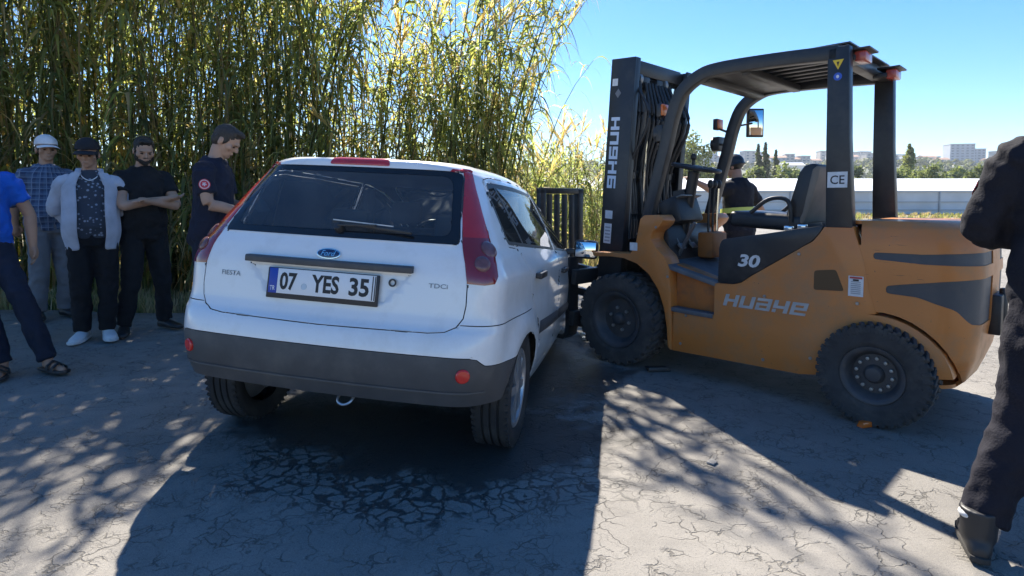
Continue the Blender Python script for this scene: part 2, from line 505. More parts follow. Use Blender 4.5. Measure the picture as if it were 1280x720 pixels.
# ================================================================== leaves and reeds
def leaf_material(name, trans=.45, rough=.5):
    m = bpy.data.materials.new(name); N, L = nodes(m); out = N['Material Output']; p = N['Principled BSDF']
    at = N.new('ShaderNodeAttribute'); at.attribute_name = 'tint'
    p.inputs['Roughness'].default_value = rough; p.inputs['Specular IOR Level'].default_value = .35
    L.new(at.outputs['Color'], p.inputs['Base Color'])
    tr = N.new('ShaderNodeBsdfTranslucent'); mu = N.new('ShaderNodeMix'); mu.data_type = 'RGBA'; mu.blend_type = 'MULTIPLY'; mu.inputs['Factor'].default_value = 1
    L.new(at.outputs['Color'], mu.inputs['A']); mu.inputs['B'].default_value = (2.2, 2.1, 1.25, 1)
    L.new(mu.outputs['Result'], tr.inputs['Color'])
    mx = N.new('ShaderNodeMixShader'); mx.inputs['Fac'].default_value = trans
    L.new(p.outputs[0], mx.inputs[1]); L.new(tr.outputs[0], mx.inputs[2]); L.new(mx.outputs[0], out.inputs['Surface'])
    return m
M_LEAF = leaf_material('reed_leaf', .64, .55); M_TREE = leaf_material('tree_leaf', .3, .55); M_GRASS = leaf_material('dry_grass', .3, .8)

class Soup:
    """numpy mesh collector with a colour per vertex"""
    def __init__(s): s.v = []; s.f = []; s.c = []; s.n = 0
    def strip(s, P, W, col):
        """ribbon: centre points P (k,3), half width vectors W (k,3)"""
        k = len(P); a = np.empty((2 * k, 3)); a[0::2] = P - W; a[1::2] = P + W
        i = np.arange(k - 1) * 2 + s.n
        s.f.append(np.stack([i, i + 1, i + 3, i + 2], 1)); s.v.append(a); s.c.append(np.tile(col, (2 * k, 1))); s.n += 2 * k
    def quads(s, C, U, V_, col):
        n = len(C); a = np.empty((n, 4, 3)); a[:, 0] = C - U - V_; a[:, 1] = C + U - V_ * .6; a[:, 2] = C + U * .7 + V_; a[:, 3] = C - U * .6 + V_ * .9
        s.f.append(np.arange(4 * n).reshape(n, 4) + s.n); s.v.append(a.reshape(-1, 3)); s.c.append(np.repeat(col, 4, 0)); s.n += 4 * n
    def tube(s, P, r, col, seg=5):
        P = np.asarray(P); k = len(P); a = np.linspace(0, 2 * np.pi, seg, endpoint=False)
        r = np.broadcast_to(r, (k,))
        ring = np.stack([np.cos(a), np.sin(a), 0 * a], 1)
        vv = P[:, None, :] + ring[None] * r[:, None, None]
        s.v.append(vv.reshape(-1, 3)); s.c.append(np.tile(col, (k * seg, 1)))
        i = np.arange(k - 1)[:, None] * seg; j = np.arange(seg)[None]; j2 = (j + 1) % seg
        s.f.append(np.stack([i + j, i + j2, i + seg + j2, i + seg + j], -1).reshape(-1, 4) + s.n); s.n += k * seg
    def mesh(s, name):
        v = np.concatenate(s.v); f = np.concatenate(s.f); c = np.concatenate(s.c)
        me = bpy.data.meshes.new(name); me.vertices.add(len(v)); me.vertices.foreach_set('co', v.ravel())
        me.loops.add(f.size); me.loops.foreach_set('vertex_index', f.ravel().astype(np.int32))
        me.polygons.add(len(f)); me.polygons.foreach_set('loop_start', np.arange(len(f), dtype=np.int32) * 4)
        at = me.attributes.new('tint', 'FLOAT_COLOR', 'POINT'); at.data.foreach_set('color', np.concatenate([c, np.ones((len(c), 1))], 1).ravel())
        me.update(calc_edges=True)
        me.polygons.foreach_set('use_smooth', [True] * len(f)); return me
    def part(s, name, m, parent=None): return link(name, s.mesh(name), m, parent)

GREEN = np.array([.165, .20, .09]); LIME = np.array([.26, .28, .10]); TAN = np.array([.40, .33, .20]); DARKG = np.array([.11, .14, .065])
def add_reed(stems, leaves, base, h, lean, bend, nleaf, dry, ll=1.0):
    """one cane with its drooping blades"""
    k = 9; t = np.linspace(0, 1, k)
    P = np.zeros((k, 3)); P[:, 2] = h * t - .5 * h * (np.hypot(*lean) * t ** 2) * .25
    P[:, 0] = h * (lean[0] * t + bend[0] * t ** 3); P[:, 1] = h * (lean[1] * t + bend[1] * t ** 3)
    P[:, 2] -= h * .6 * np.hypot(*bend) * t ** 4 * .8
    P += np.array(base)
    sc = TAN * rng.uniform(.5, .9) if rng.random() < .35 + dry * .5 else np.array([.11, .13, .045]) * rng.uniform(.6, 1.1)
    stems.tube(P, .013 * (1 - .75 * t) * rng.uniform(.8, 1.25), sc, 5)
    az0 = rng.uniform(0, np.pi)
    for i in range(nleaf):
        u = rng.uniform(.10, 1.0) ** .85; c = np.array([np.interp(u, t, P[:, q]) for q in range(3)])
        az = az0 + np.pi * (i % 2) + rng.normal(0, .5); L_ = rng.uniform(.36, .78) * (1.15 - .45 * u) * ll
        up = rng.uniform(.3, 1.1); dr = rng.uniform(.7, 2.2)
        q = np.linspace(0, 1, 6)[:, None]; o = np.array([np.cos(az), np.sin(az), 0])
        Q = c + o * L_ * (q * .85 - .12 * q ** 2) + np.array([0, 0, 1]) * L_ * (up * q - (up * .5 + dr * .6) * q ** 2)
        w = rng.uniform(.010, .021) * np.array([.75, 1, .95, .7, .4, .05])[:, None]
        side = np.array([-np.sin(az), np.cos(az), rng.uniform(-.5, .5)])
        r = rng.random(); low = max(0, .45 - u)
        if r < dry + low * .8: col = TAN * rng.uniform(.55, 1.05)
        elif r < .62: col = GREEN * rng.uniform(.6, 1.3)
        elif r < .8: col = DARKG * rng.uniform(.7, 1.3)
        else: col = LIME * rng.uniform(.7, 1.2)
        leaves.strip(Q, w * side[None], col)
    if rng.random() < .4:                                    # feathery plume at the tip
        tip = P[-1]; d = P[-1] - P[-2]; d /= np.linalg.norm(d)
        for i in range(20):
            az = rng.uniform(0, 6.28); q = np.linspace(0, 1, 4)[:, None]; o = np.array([np.cos(az), np.sin(az), 0])
            Q = tip + d * (.02 * i) + (d * 1.0 + o * .35) * q * .22
            leaves.strip(Q, np.array([.008, .010, .007, .001])[:, None] * np.array([-o[1], o[0], .2])[None], TAN * rng.uniform(.7, 1.1))
def reed_front(x): return float(np.interp(x, [-14, -6, -4, -2.5, -1.2, 0, .8], [6.25, 6.35, 6.45, 6.7, 7.3, 8.3, 9.2]))
st, lv = Soup(), Soup()
for i in range(850):
    x = rng.uniform(-13.5, .2) if i < 740 else rng.uniform(-6.8, -2.3); d = rng.random() ** 1.2 * 1.9
    if x > -.9 and rng.random() < .45: continue
    y = reed_front(x) + .15 + d
    h = float(np.interp(x, [-13, -5, -3.4, -2.2, -1.3, -.2, .4], [5.6, 5.8, 5.6, 4.8, 4.1, 4.0, 3.8])) * rng.uniform(.74, 1.12)
    add_reed(st, lv, (x, y, gz(x, y) - .05), h, rng.normal(0, .05, 2) + [.02, -.02], rng.normal(0, .11, 2) + [.03, -.03], 32, .12)
for i in range(330):                                          # lower, drier growth inside the bed
    x = rng.uniform(-13.5, .4); y = reed_front(x) + rng.uniform(0, 1.6)
    add_reed(st, lv, (x, y, gz(x, y) - .05), rng.uniform(1.0, 2.8), rng.normal(0, .10, 2), rng.normal(0, .18, 2), 24, .30, .9)
th = empty('reed_thicket', (0, 0, 0), label='dense thicket of tall green and yellowing reeds along the road verge', cat='reeds')
th['kind'] = 'stuff'
st.part('stems', M_LEAF, th)['kind'] = 'stuff'; lv.part('leaves', M_LEAF, th)['kind'] = 'stuff'
# canes at the thicket's end that lean out over the road: things of their own
for i in range(26):
    st, lv = Soup(), Soup()
    x = rng.uniform(-1.25, -.15); y = reed_front(x) + rng.uniform(-.1, 1.6)
    add_reed(st, lv, (0, 0, 0), (rng.uniform(4.2, 5.4) if i % 3 else rng.uniform(5.6, 6.8)), (rng.uniform(.05, .20), rng.uniform(-.10, .04)), (rng.uniform(.04, .20), rng.uniform(-.12, .05)), 42, .17, 1.15)
    e = empty('giant_reed', (x, y, gz(x, y) - .05), label='tall giant reed leaning out of the thicket end with hanging leaves', cat='reed', group='reeds leaning out at the thicket end')
    st.part('stem', M_LEAF, e); lv.part('leaves', M_LEAF, e)['kind'] = 'stuff'
for i in range(7):                                            # upright canes whose tops throw the branching shadows on the tarmac
    st, lv = Soup(), Soup(); x = -.78 + .10 * i + rng.uniform(-.04, .04); y = 7.55 + rng.uniform(0, .7)
    add_reed(st, lv, (0, 0, 0), rng.uniform(5.3, 6.5), (rng.uniform(-.02, .05), rng.uniform(-.03, .03)), (rng.uniform(-.03, .06), rng.uniform(-.06, .02)), 40, .2, 1.1)
    e = empty('giant_reed', (x, y, gz(x, y) - .05), label='very tall upright giant reed at the edge of the thicket', cat='reed', group='upright reeds at the thicket edge')
    st.part('stem', M_LEAF, e); lv.part('leaves', M_LEAF, e)['kind'] = 'stuff'
# thinner, farther reed stand beyond the car
st, lv = Soup(), Soup()
for i in range(190):
    y = rng.uniform(11.5, 19); x = y * rng.uniform(-.03, .165) + rng.normal(0, .15)
    add_reed(st, lv, (x, y, -.06), rng.uniform(1.4, 3.3), rng.normal(0, .07, 2), rng.normal(0, .15, 2), 20, .10, 1.1)
th = empty('sparse_reeds', (0, 0, 0), label='thin stand of yellowing reeds behind the load backrest of the forklift', cat='reeds'); th['kind'] = 'stuff'
st.part('stems', M_LEAF, th)['kind'] = 'stuff'; lv.part('leaves', M_LEAF, th)['kind'] = 'stuff'

# dry grass and weeds
def tufts(name, label, spots, hh, n, width=.006, mix=.6):
    s = Soup()
    for (x, y) in spots:
        z = gz(x, y) - .06; k = n if np.isscalar(n) else n
        c = TAN * rng.uniform(.6, 1.15) if rng.random() < mix else (GREEN if rng.random() < .5 else LIME) * rng.uniform(.7, 1.1)
        for i in range(int(k)):
            az = rng.uniform(0, 6.28); h = hh * rng.uniform(.4, 1.2); o = np.array([np.cos(az), np.sin(az), 0]); q = np.linspace(0, 1, 4)[:, None]
            Q = np.array([x, y, z]) + rng.normal(0, .03 + .08 * hh, 3) * [1, 1, 0] + o * h * rng.uniform(.1, .7) * q ** 1.6 + np.array([0, 0, 1]) * h * q
            s.strip(Q, (width * np.array([1, .9, .6, .1]))[:, None] * np.array([-o[1], o[0], 0])[None], c * rng.uniform(.8, 1.2))
    o = s.part(name, M_GRASS); tag(o, label, 'grass', kind='stuff'); return o
sp = []
for i in range(900):
    x = rng.uniform(-12, .6); sp.append((x, road_edge(x) + .08 + abs(rng.normal(0, .32))))
tufts('verge_grass', 'short dry grass and weeds at the foot of the reeds', sp, .22, 16)
sp = [(rng.uniform(.3, 3.2) * y / 14, y) for y in rng.uniform(9.5, 24, 600)]
tufts('dry_weeds', 'yellow dry weeds growing behind the forklift mast', sp, .55, 12, .011, .75)
sp = [(rng.uniform(5, 62), y) for y in rng.uniform(33, 56, 1500)]
tufts('field_edge_grass', 'dry tan grass strip in front of the white greenhouse', sp, .34, 9, .03, .55)

# ================================================================== far side: greenhouse, trees, town
M_PLASTIC = mat('greenhouse_plastic', (.74, .75, .76), .45, var=.06, vscale=.4)
M_PLWALL = mat('greenhouse_side_plastic', (.62, .63, .64), .5, var=.12, vscale=.5)
M_POST = mat('galvanised_post', (.40, .41, .42), .5, .3)
gh = empty('greenhouse', (20, 58, -.05), label='long low greenhouse covered in white plastic sheeting beyond the field', cat='greenhouse')
XW0, XW1 = -22, 78
b = B(); P = [(0, 2.38)] + [(t * 9, 2.38 + 1.55 * math.sin(t * math.pi / 2)) for t in np.linspace(.04, 1, 9)] + [(18, 2.38)]
b.prism(P + [(18, 2.30), (9, 3.80), (0, 2.30)], lambda a, c, d: (d, a, c), XW0, XW1); b.done('roof_sheet', M_PLASTIC, gh, smooth=60)
b = B(); V = []
for i in range(0, 201):
    pass
b.box(((XW0 + XW1) / 2, .10, 1.16), (XW1 - XW0, .03, 2.26)); b.box(((XW0 + XW1) / 2, 17.9, 1.16), (XW1 - XW0, .03, 2.26))
b.done('wall_sheet', M_PLWALL, gh)
pm = None
for x in np.arange(XW0, XW1 + .1, 5.0):
    if pm is None:
        q = B().box((0, 0, 1.19), (.12, .12, 2.38)).done('post', M_POST, gh, .01); q.location = (x, 0, 0); pm = q
    else:
        q = pm.copy(); COL.objects.link(q); q.location = (x, 0, 0)
for z in (.45, 1.25, 2.28): B().box(((XW0 + XW1) / 2, -.02, z), (XW1 - XW0, .06, .07)).done('rail', M_POST, gh)

M_BARK = mat('tree_bark', (.10, .08, .06), .9, var=.3, bump=.5)
def tree_meshes(h, r, base, seed, leaf, n, shape='round', cols=(GREEN, DARKG)):
    g = np.random.default_rng(seed); tr, cr = Soup(), Soup()
    tr.tube(np.array([[0, 0, 0], [.02 * h, 0, .25 * h], [-.01 * h, .02 * h, .5 * h], [0, 0, .8 * h]]), np.array([.035, .028, .02, .008]) * h, np.array([.1, .08, .06]), 6)
    if shape == 'round':
        for i in range(6):
            a = g.uniform(0, 6.28); z0 = g.uniform(.2, .5) * h; e = np.array([np.cos(a) * r * .7, np.sin(a) * r * .7, z0 + g.uniform(.1, .3) * h])
            tr.tube(np.array([[0, 0, z0], e * .5 + np.array([0, 0, z0 * .5 + .02 * h]), e]), np.array([.014, .01, .005]) * h, np.array([.1, .08, .06]), 5)
        k = 26
        cl = g.normal(0, 1, (k, 3)); cl /= np.linalg.norm(cl, axis=1)[:, None]; cl *= g.uniform(.35, 1, (k, 1)) ** .6
        C = cl * np.array([r, r, (h - base) * .5]) * .85 + np.array([0, 0, (h + base) * .5]); cr_ = g.uniform(.22, .40, k) * r
    elif shape == 'column':
        k = 34; z = np.linspace(base, h, k); w = r * np.sin(np.clip((z - base) / (h - base), .02, 1) ** .6 * np.pi) ** .8
        C = np.stack([g.normal(0, .35, k) * w, g.normal(0, .35, k) * w, z], 1); cr_ = w * .62 + .1
    for c, rad in zip(C, cr_):
        m = int(n / k); d = g.normal(0, 1, (m, 3)); d /= np.linalg.norm(d, axis=1)[:, None]; Pp = c + d * rad * g.uniform(.5, 1.08, (m, 1))
        U = g.normal(0, 1, (m, 3)); U /= np.linalg.norm(U, axis=1)[:, None]; W = np.cross(U, g.normal(0, 1, (m, 3))); W /= np.linalg.norm(W, axis=1)[:, None] + 1e-6
        s_ = leaf * g.uniform(.5, 1.2, (m, 1)); base_c = cols[0] * (1 - (t := g.random())) + cols[1] * t
        cr.quads(Pp, U * s_, W * s_ * .6, base_c[None] * g.uniform(.7, 1.35, (m, 1)))
    return tr.mesh('trunk'), cr.mesh('crown')
def plant_tree(name, meshes, loc, s, label, group=None, cat='tree', rz=0):
    e = empty(name, loc, (0, 0, rz), label, cat, group); e.scale = (s, s, s)
    link('trunk', meshes[0], M_TREE, e); c = link('crown', meshes[1], M_TREE, e); c['kind'] = 'stuff'; return e
OLIVE = np.array([.10, .115, .05])
TM = [tree_meshes(8.0, 3.4, 1.2, 50 + i, .30, 2200, cols=(GREEN * 1.05, DARKG)) for i in range(3)]
for i in range(28):
    x = 27 + i * 2.75 + rng.uniform(-.8, .8); y = rng.uniform(92, 112)
    plant_tree('orchard_tree', TM[i % 3], (x, y, 0), rng.uniform(.72, 1.0), 'round green tree in the belt behind the greenhouse', 'trees in the belt behind the greenhouse', rz=rng.uniform(0, 6))
cy = tree_meshes(15, 1.5, .8, 71, .28, 2600, 'column', (DARKG * .8, DARKG * .6))
for px, py, lab in ((948, 181, 'slimmer of the tall dark cypresses beyond the forklift seat'), (957, 179, 'tallest dark cypress beyond the forklift seat'), (970, 188, 'shorter broad cypress beside the two tall ones')):
    Y = 150; p = depth_px(px, py, Y); plant_tree('cypress', cy, (p.x, Y, 0), p.z / 15.0, lab)
po = tree_meshes(13, 2.3, 1.0, 73, .28, 2400, 'column', (GREEN, LIME * .6))
p = depth_px(1137, 181, 118); plant_tree('poplar', po, (p.x, 118, 0), p.z / 13, 'tall pale green poplar rising above the tree belt')
nt = tree_meshes(5.2, 2.0, .8, 75, .10, 5200, cols=(OLIVE, GREEN * .8))
p = depth_px(862, 168, 84); plant_tree('olive_tree', nt, (p.x, 84, -.05), p.z / 5.2, 'bushy grey green tree seen between mast and steering wheel')
nt2 = tree_meshes(5, 1.7, .6, 76, .12, 3600, cols=(OLIVE, DARKG))
p = depth_px(893, 206, 86); plant_tree('olive_tree', nt2, (p.x, 86, -.05), p.z / 5, 'small dark tree behind the steering column')
bm_ = tree_meshes(2.0, 1.3, .1, 77, .075, 2400, cols=(LIME * .7, GREEN))
for x, y, s in ((1.5, 20.5, 1.1), (2.9, 21.5, .9), (3.6, 19, .8), (.6, 21, 1.2)):
    plant_tree('shrub', bm_, (x, y, -.06), s, 'yellow green shrub low behind the sparse reeds', 'shrubs behind the sparse reeds', 'shrub', rng.uniform(0, 6))

# hills with the town on the ridge
M_HILL = mat('hill_scrub', (.12, .135, .095), .95, var=.4, vscale=.03)
def hill_z(x, y):
    t = min(max((y - 260) / 420, 0), 1); t = t * t * (3 - 2 * t)
    return t * (38 + 9 * noise.noise(Vector((x * .004, y * .002, .5))) + 5 * noise.noise(Vector((x * .013, y * .006, 2.5)))) - 1.5
V, F = grid(list(np.arange(-1500, 2201, 40)), [200, 260, 300, 350, 400, 450, 500, 560, 620, 680, 730, 780], hill_z)
me = bpy.data.meshes.new('hills'); me.from_pydata(V, [], F); tag(link('hills', me, M_HILL, smooth=180), kind='structure')
s = Soup()
for i in range(520):
    y = rng.uniform(300, 700); x = y * rng.uniform(.05, .95); z = hill_z(x, y); r = rng.uniform(2.5, 5.5); m = 34
    d = rng.normal(0, 1, (m, 3)); d /= np.linalg.norm(d, axis=1)[:, None]; C = np.array([x, y, z + r * .8]) + d * r * np.array([1, 1, .8]) * rng.uniform(.6, 1, (m, 1))
    U = rng.normal(0, 1, (m, 3)); U /= np.linalg.norm(U, axis=1)[:, None]; W = np.cross(U, rng.normal(0, 1, (m, 3))); W /= np.linalg.norm(W, axis=1)[:, None] + 1e-6
    s.quads(C, U * r * .34, W * r * .24, (OLIVE * rng.uniform(.6, 1.1))[None] * rng.uniform(.7, 1.3, (m, 1)))
tag(s.part('hillside_wood', M_TREE), 'far scrubby wood covering the slopes below the town', 'wood', kind='stuff')
WALLC = [(.46, .45, .44), (.42, .39, .36), (.50, .51, .53), (.36, .39, .43), (.44, .40, .37)]
M_WIN = mat('far_window_band', (.10, .12, .15), .3)
M_ROOFT = mat('far_roof', (.40, .25, .18), .8, var=.2)
M_ROOFG = mat('far_flat_roof', (.45, .44, .43), .8, var=.1)
def building(px, py_top, w, d, st, Y, wc, label, group=None, tiled=False, z0=None):
    c = depth_px(px, 200, Y); z = hill_z(c.x, Y) if z0 is None else z0
    e = empty('apartment_building', (c.x, Y, z - 2), (0, 0, rng.uniform(-.25, .25)), label, 'building', group)
    ztop = depth_px(px, py_top, Y).z - z + 2; h = max(ztop, 5)
    mw = mat('far_wall_%d' % wc, WALLC[wc], .85, var=.08, vscale=.2)
    B().box((0, 0, h / 2), (w, d, h)).done('wall', mw, e)
    fh = 3.1; k = max(2, int((h - 1) / fh))
    for i in range(k):
        zz = h - 1.7 - i * fh
        if zz < 1: break
        for q in range(max(2, int(w / 4.5))):
            xx = -w / 2 + (q + .5) * w / max(2, int(w / 4.5))
            B().box((xx, -d / 2 - .03, zz), (2.6, .12, 1.5)).done('window', M_WIN, e)
    if tiled: B().prism([(-d / 2 - .5, h), (d / 2 + .5, h), (0, h + 2.4)], lambda a, b_, t: (t, a, b_), -w / 2 - .5, w / 2 + .5).done('roof', M_ROOFT, e)
    else: B().box((0, 0, h + .3), (w + .6, d + .6, .6)).done('roof', M_ROOFG, e)
    return e
q = building(1198, 181, 26, 16, 7, 690, 3, 'largest grey apartment block on the ridge with stepped wing')
building(1217, 187, 18, 14, 5, 694, 3, 'lower wing beside the largest grey block on the ridge')
building(1176, 200, 12, 10, 3, 600, 1, 'small beige house below the largest grey block', tiled=True)
CN = ['cream ', 'sand coloured ', 'white ', 'blue grey ', 'tan ']
names = ['flat roofed flats in the row along the far ridge', 'tile roofed house on the far ridge among trees']
xs_ = list(np.arange(868, 1170, 11.5)) + [1236, 1246, 1258, 1270]
for i, px in enumerate(xs_):
    px = px + rng.uniform(-3, 3); big = rng.random() < .55
    building(px, rng.uniform(188, 197) if big else rng.uniform(196, 201), rng.uniform(9, 17), 11, 4, rng.uniform(600, 700), (wc_ := int(rng.integers(0, 5))), CN[wc_] + (names[0] if big else names[1]), 'blocks of flats along the ridge' if big else 'houses along the ridge', tiled=not big)
wh = empty('farm_shed', depth_px(989, 207, 260) - Vector((0, 0, 9)), label='long white shed on the slope right of the cypresses', cat='shed')
B().box((0, 0, 6), (9, 5, 6)).done('wall', M_PLASTIC, wh); B().prism([(-3, 9), (3, 9), (0, 10.4)], lambda a, b_, t: (t, a, b_), -5, 5).done('roof', M_PLASTIC, wh)

# air between the camera and the far ridge
b = B().box((320, 376, 48), (3940, 850, 100))
hm = bpy.data.materials.new('thin_haze'); N_, L_h = nodes(hm); N_.remove(N_['Principled BSDF'])
pv_ = N_.new('ShaderNodeVolumePrincipled'); pv_.inputs['Color'].default_value = (.80, .89, 1.0, 1); pv_.inputs['Density'].default_value = .00022; pv_.inputs['Anisotropy'].default_value = .3
L_h.new(pv_.outputs[0], N_['Material Output'].inputs['Volume'])
hz = b.done('haze', hm); hz['kind'] = 'stuff'
# ================================================================== white hatchback
M_WHITE = mat('white_car_paint', (.74, .75, .755), .28, coat=.6, var=.03, vscale=2.0, dirt=(.40, .37, .32), dscale=4, damt=.34)
M_TRIM = mat('grey_bumper_plastic', (.058, .060, .064), .55, var=.15, vscale=8, bump=.12, bscale=500, dirt=(.16, .145, .12), dscale=4, damt=.45)
M_BLACKP = mat('black_plastic', (.022, .022, .024), .45, var=.1)
M_INNER = mat('car_inner_trim', (.035, .036, .040), .8, var=.2)
M_BGLOSS = mat('black_glass_border', (.012, .013, .015), .12)
M_RED = mat('red_lamp_lens', (.42, .016, .018), .12, coat=.8, var=.15, vscale=14)
M_REDD = mat('dark_red_lamp_lens', (.19, .012, .016), .12, coat=.8)
M_LAMPC = mat('grey_lamp_reflector', (.15, .07, .075), .18, .1, var=.2, vscale=40)
M_REFLEX = mat('red_reflector', (.55, .02, .015), .2, coat=.8, bump=.15, bscale=300)
M_CHROME = mat('chrome', (.72, .73, .74), .12, 1.0)
M_SILVER = mat('silver_hubcap', (.50, .51, .53), .32, .75, var=.08, dirt=(.2, .18, .16), dscale=9, damt=.3)
M_TYRE = mat('tyre_rubber', (.022, .022, .023), .85, var=.25, vscale=9, bump=.2, bscale=90, dirt=(.11, .10, .085), dscale=7, damt=.45)
M_GLASS_D = glass('tinted_car_glass', (.55, .60, .61), 1.0, dust_sheen=.03)
M_GLASS_R = glass('rear_tinted_glass', (.72, .76, .80), 1.2, dust_sheen=.10)
M_GLASS_C = glass('clear_car_glass', (.72, .78, .76), 1.0)
M_PLATE = mat('plate_white', (.72, .73, .74), .4)
M_BLUE = mat('plate_blue', (.01, .05, .34), .4)
M_INK = mat('black_ink', (.010, .010, .012), .5)
M_FORD = mat('badge_blue', (.012, .02, .07), .15, coat=.5)
M_MIRROR = mat('mirror_glass', (.75, .77, .78), .03, 1.0)
M_METALD = mat('dark_underbody', (.03, .03, .03), .8, var=.3)

CAR_POS = Vector((-.90, 2.45, 0)); CAR_YAW = .212; CAR_ROLL = .050; CAR_PITCH = -.045
car = empty('hatchback', label='white five door hatchback with crushed front against the orange forklift', cat='car')
Mc = Matrix.Translation((CAR_POS.x, CAR_POS.y, gz(CAR_POS.x, 0) - .036)) @ Matrix.Rotation(-CAR_YAW, 4, 'Z') @ Matrix.Rotation(CAR_ROLL, 4, 'Y') @ Matrix.Translation((0, .63, 0)) @ Matrix.Rotation(CAR_PITCH, 4, 'X') @ Matrix.Translation((0, -.63, 0))
car.matrix_world = Mc

ZK = [.20, .28, .36, .385, .45, .52, .58, .64, .685, .705, .72, .76, .85, .95, 1.02, 1.06, 1.10, 1.20, 1.30, 1.37, 1.385, 1.40, 1.415, 1.430, 1.445, 1.458, 1.463]
YR = [.20, .12, .055, .045, .018, .003, .0, .006, .018, .034, .052, .066, .074, .084, .10, .118, .142, .212, .283, .333, .338, .340, .345, .365, .62, 1.10, 1.35]
WK = [.74, .775, .80, .805, .822, .832, .838, .840, .841, .841, .841, .840, .836, .822, .798, .778, .762, .712, .662, .622, .610, .596, .575, .53, .43, .25, .12]
YF = [3.70, 3.80, 3.87, 3.88, 3.90, 3.91, 3.90, 3.89, 3.87, 3.86, 3.85, 3.82, 3.60, 3.28, 3.08, 2.98, 2.88, 2.62, 2.36, 2.14, 2.04, 1.93, 1.88, 1.80, 1.72, 1.66, 1.6]
RC = [.16, .18, .20, .20, .21, .21, .21, .20, .19, .17, .16, .15, .145, .15, .155, .16, .165, .17, .18, .19, .20, .20, .22, .25, .2, .12, .06]   # rear corner radius
zl = np.concatenate([np.linspace(.20, .68, 22), np.linspace(.69, .77, 9), np.linspace(.79, 1.37, 30), np.linspace(1.382, 1.463, 18)])
def sm(K): return np.interp(zl, ZK, K)
def smooth1(a, k=1):
    for _ in range(k): a = np.concatenate([[a[0]], (a[:-2] + 2 * a[1:-1] + a[2:]) / 4, [a[-1]]])
    return a
yr, wk, yf, rc = smooth1(sm(YR), 1), smooth1(sm(WK), 2), smooth1(sm(YF), 3), smooth1(sm(RC), 3)
def outline(i):
    w, y0, y1, r, z = wk[i], yr[i], yf[i], rc[i], zl[i]
    wr = w * (.955 if z < 1.05 else .945) - .01       # narrower at the tail
    wf = w * .95
    sag = .055 if z < .70 else (.05 if z < 1.38 else .035)
    pts = []
    # rear, from centre outwards
    xe = wr - r * .9; xe = max(xe, .02)
    for t in np.linspace(0, 1, 15): x = xe * t; pts.append((x, y0 + sag * (x / max(wr, .1)) ** 2.2))
    ys_ = pts[-1][1]; a = np.array(pts[-1]); yb = ys_ + r * 1.15
    c = np.array([wr, ys_ + r * .12]); e = np.array([wr + .004, yb])
    for t in np.linspace(0, 1, 12)[1:]:
        p = (1 - t) ** 2 * a + 2 * t * (1 - t) * c + t * t * e; pts.append(tuple(p))
    ym = y0 + (y1 - y0) * .42; yfe = y1 - min(.55, (y1 - y0) * .25)
    for t in np.linspace(0, 1, 62)[1:]:
        y = yb + (yfe - yb) * t
        if y < ym: q = (ym - y) / (ym - yb); x = w - (w - wr - .004) * q ** 1.8
        else: q = (y - ym) / max(yfe - ym, .01); x = w - (w - wf) * q ** 2.2
        pts.append((x, y))
    a = np.array(pts[-1]); c = np.array([a[0] * .93, y1 - .02]); e = np.array([a[0] * .5, y1])
    for t in np.linspace(0, 1, 10)[1:]: pts.append(tuple((1 - t) ** 2 * a + 2 * t * (1 - t) * c + t * t * e))
    for t in np.linspace(0, 1, 7)[1:]: pts.append((e[0] * (1 - t), y1 + .012 * t))
    return np.array(pts)
AX_R, AX_F, WR_ = .63, 3.116, .292
def flare(x, y, z):
    """raised lips round the wheel openings and the shoulder over the rear wheel"""
    out = x
    for cyy in (AX_R, AX_F):
        d = math.hypot(y - cyy, z - .30)
        if x > .55 and z > .22: out += .026 * math.exp(-((d - .36) / .075) ** 2)
    if x > .5: out += .010 * math.exp(-((z - .93) / .05) ** 2) - .006 * math.exp(-((z - .80) / .06) ** 2)
    return out
bm = bmesh.new(); LAY = bm.faces.layers.int.new('part'); rows = []
for i in range(len(zl)):
    o_ = outline(i); half = [(flare(x, y, zl[i]), y) for x, y in o_]
    full = half + [(-x, y) for x, y in reversed(half[1:-1])]
    rows.append([bm.verts.new((x, y, zl[i])) for x, y in full])
n = len(rows[0])
for A, C in zip(rows[:-1], rows[1:]):
    for j in range(n):
        k = (j + 1) % n; bm.faces.new((A[j], A[k], C[k], C[j]))
bm.faces.new(rows[-1])
LAY = bm.faces.layers.int['part']
bmesh.ops.recalc_face_normals(bm, faces=bm.faces); bm.normal_update()
XA, YA, ZA = (1, 0, 0), (0, 1, 0), (0, 0, 1)
def rear(c, nn): return c.y < .85 and nn.y < .55
def sideR(c, nn): return c.x > .3 and nn.x > .12
def sideL(c, nn): return c.x < -.3 and nn.x < -.12
def circ(cy_, cz, r, n_=30): return [(cy_ + r * math.cos(2 * math.pi * i / n_), cz + r * math.sin(2 * math.pi * i / n_)) for i in range(n_)]
PID = dict(gone=99, bumper_low=1, bumper=2, light_r=3, light_l=4, hatch=5, rborder=6, rwin=7, brake=8, rdoor_r=9, fdoor_r=10, rdoor_l=11, fdoor_l=12, sb_r=13, sb_l=14, rw_r=15, qw_r=16, fw_r=17, rw_l=18, qw_l=19, fw_l=20, wborder=21, wscreen=22, bonnet=23, recess=24, fuel=25)
for flt in (sideR, sideL):
    for cyy in (AX_R, AX_F): cut_region(bm, circ(cyy, .295, .335), YA, ZA, flt, LAY, PID['gone'])
cut_region(bm, [(-1, .1), (1, .1), (1, .388), (-1, .388)], XA, ZA, lambda c, nn: c.y < .5, LAY, PID['gone'])
low = [(-1, .3), (-1, .560), (-.80, .560), (-.745, .572), (-.715, .600), (-.69, .606), (.69, .606), (.715, .600), (.745, .572), (.80, .560), (1, .560), (1, .3)]
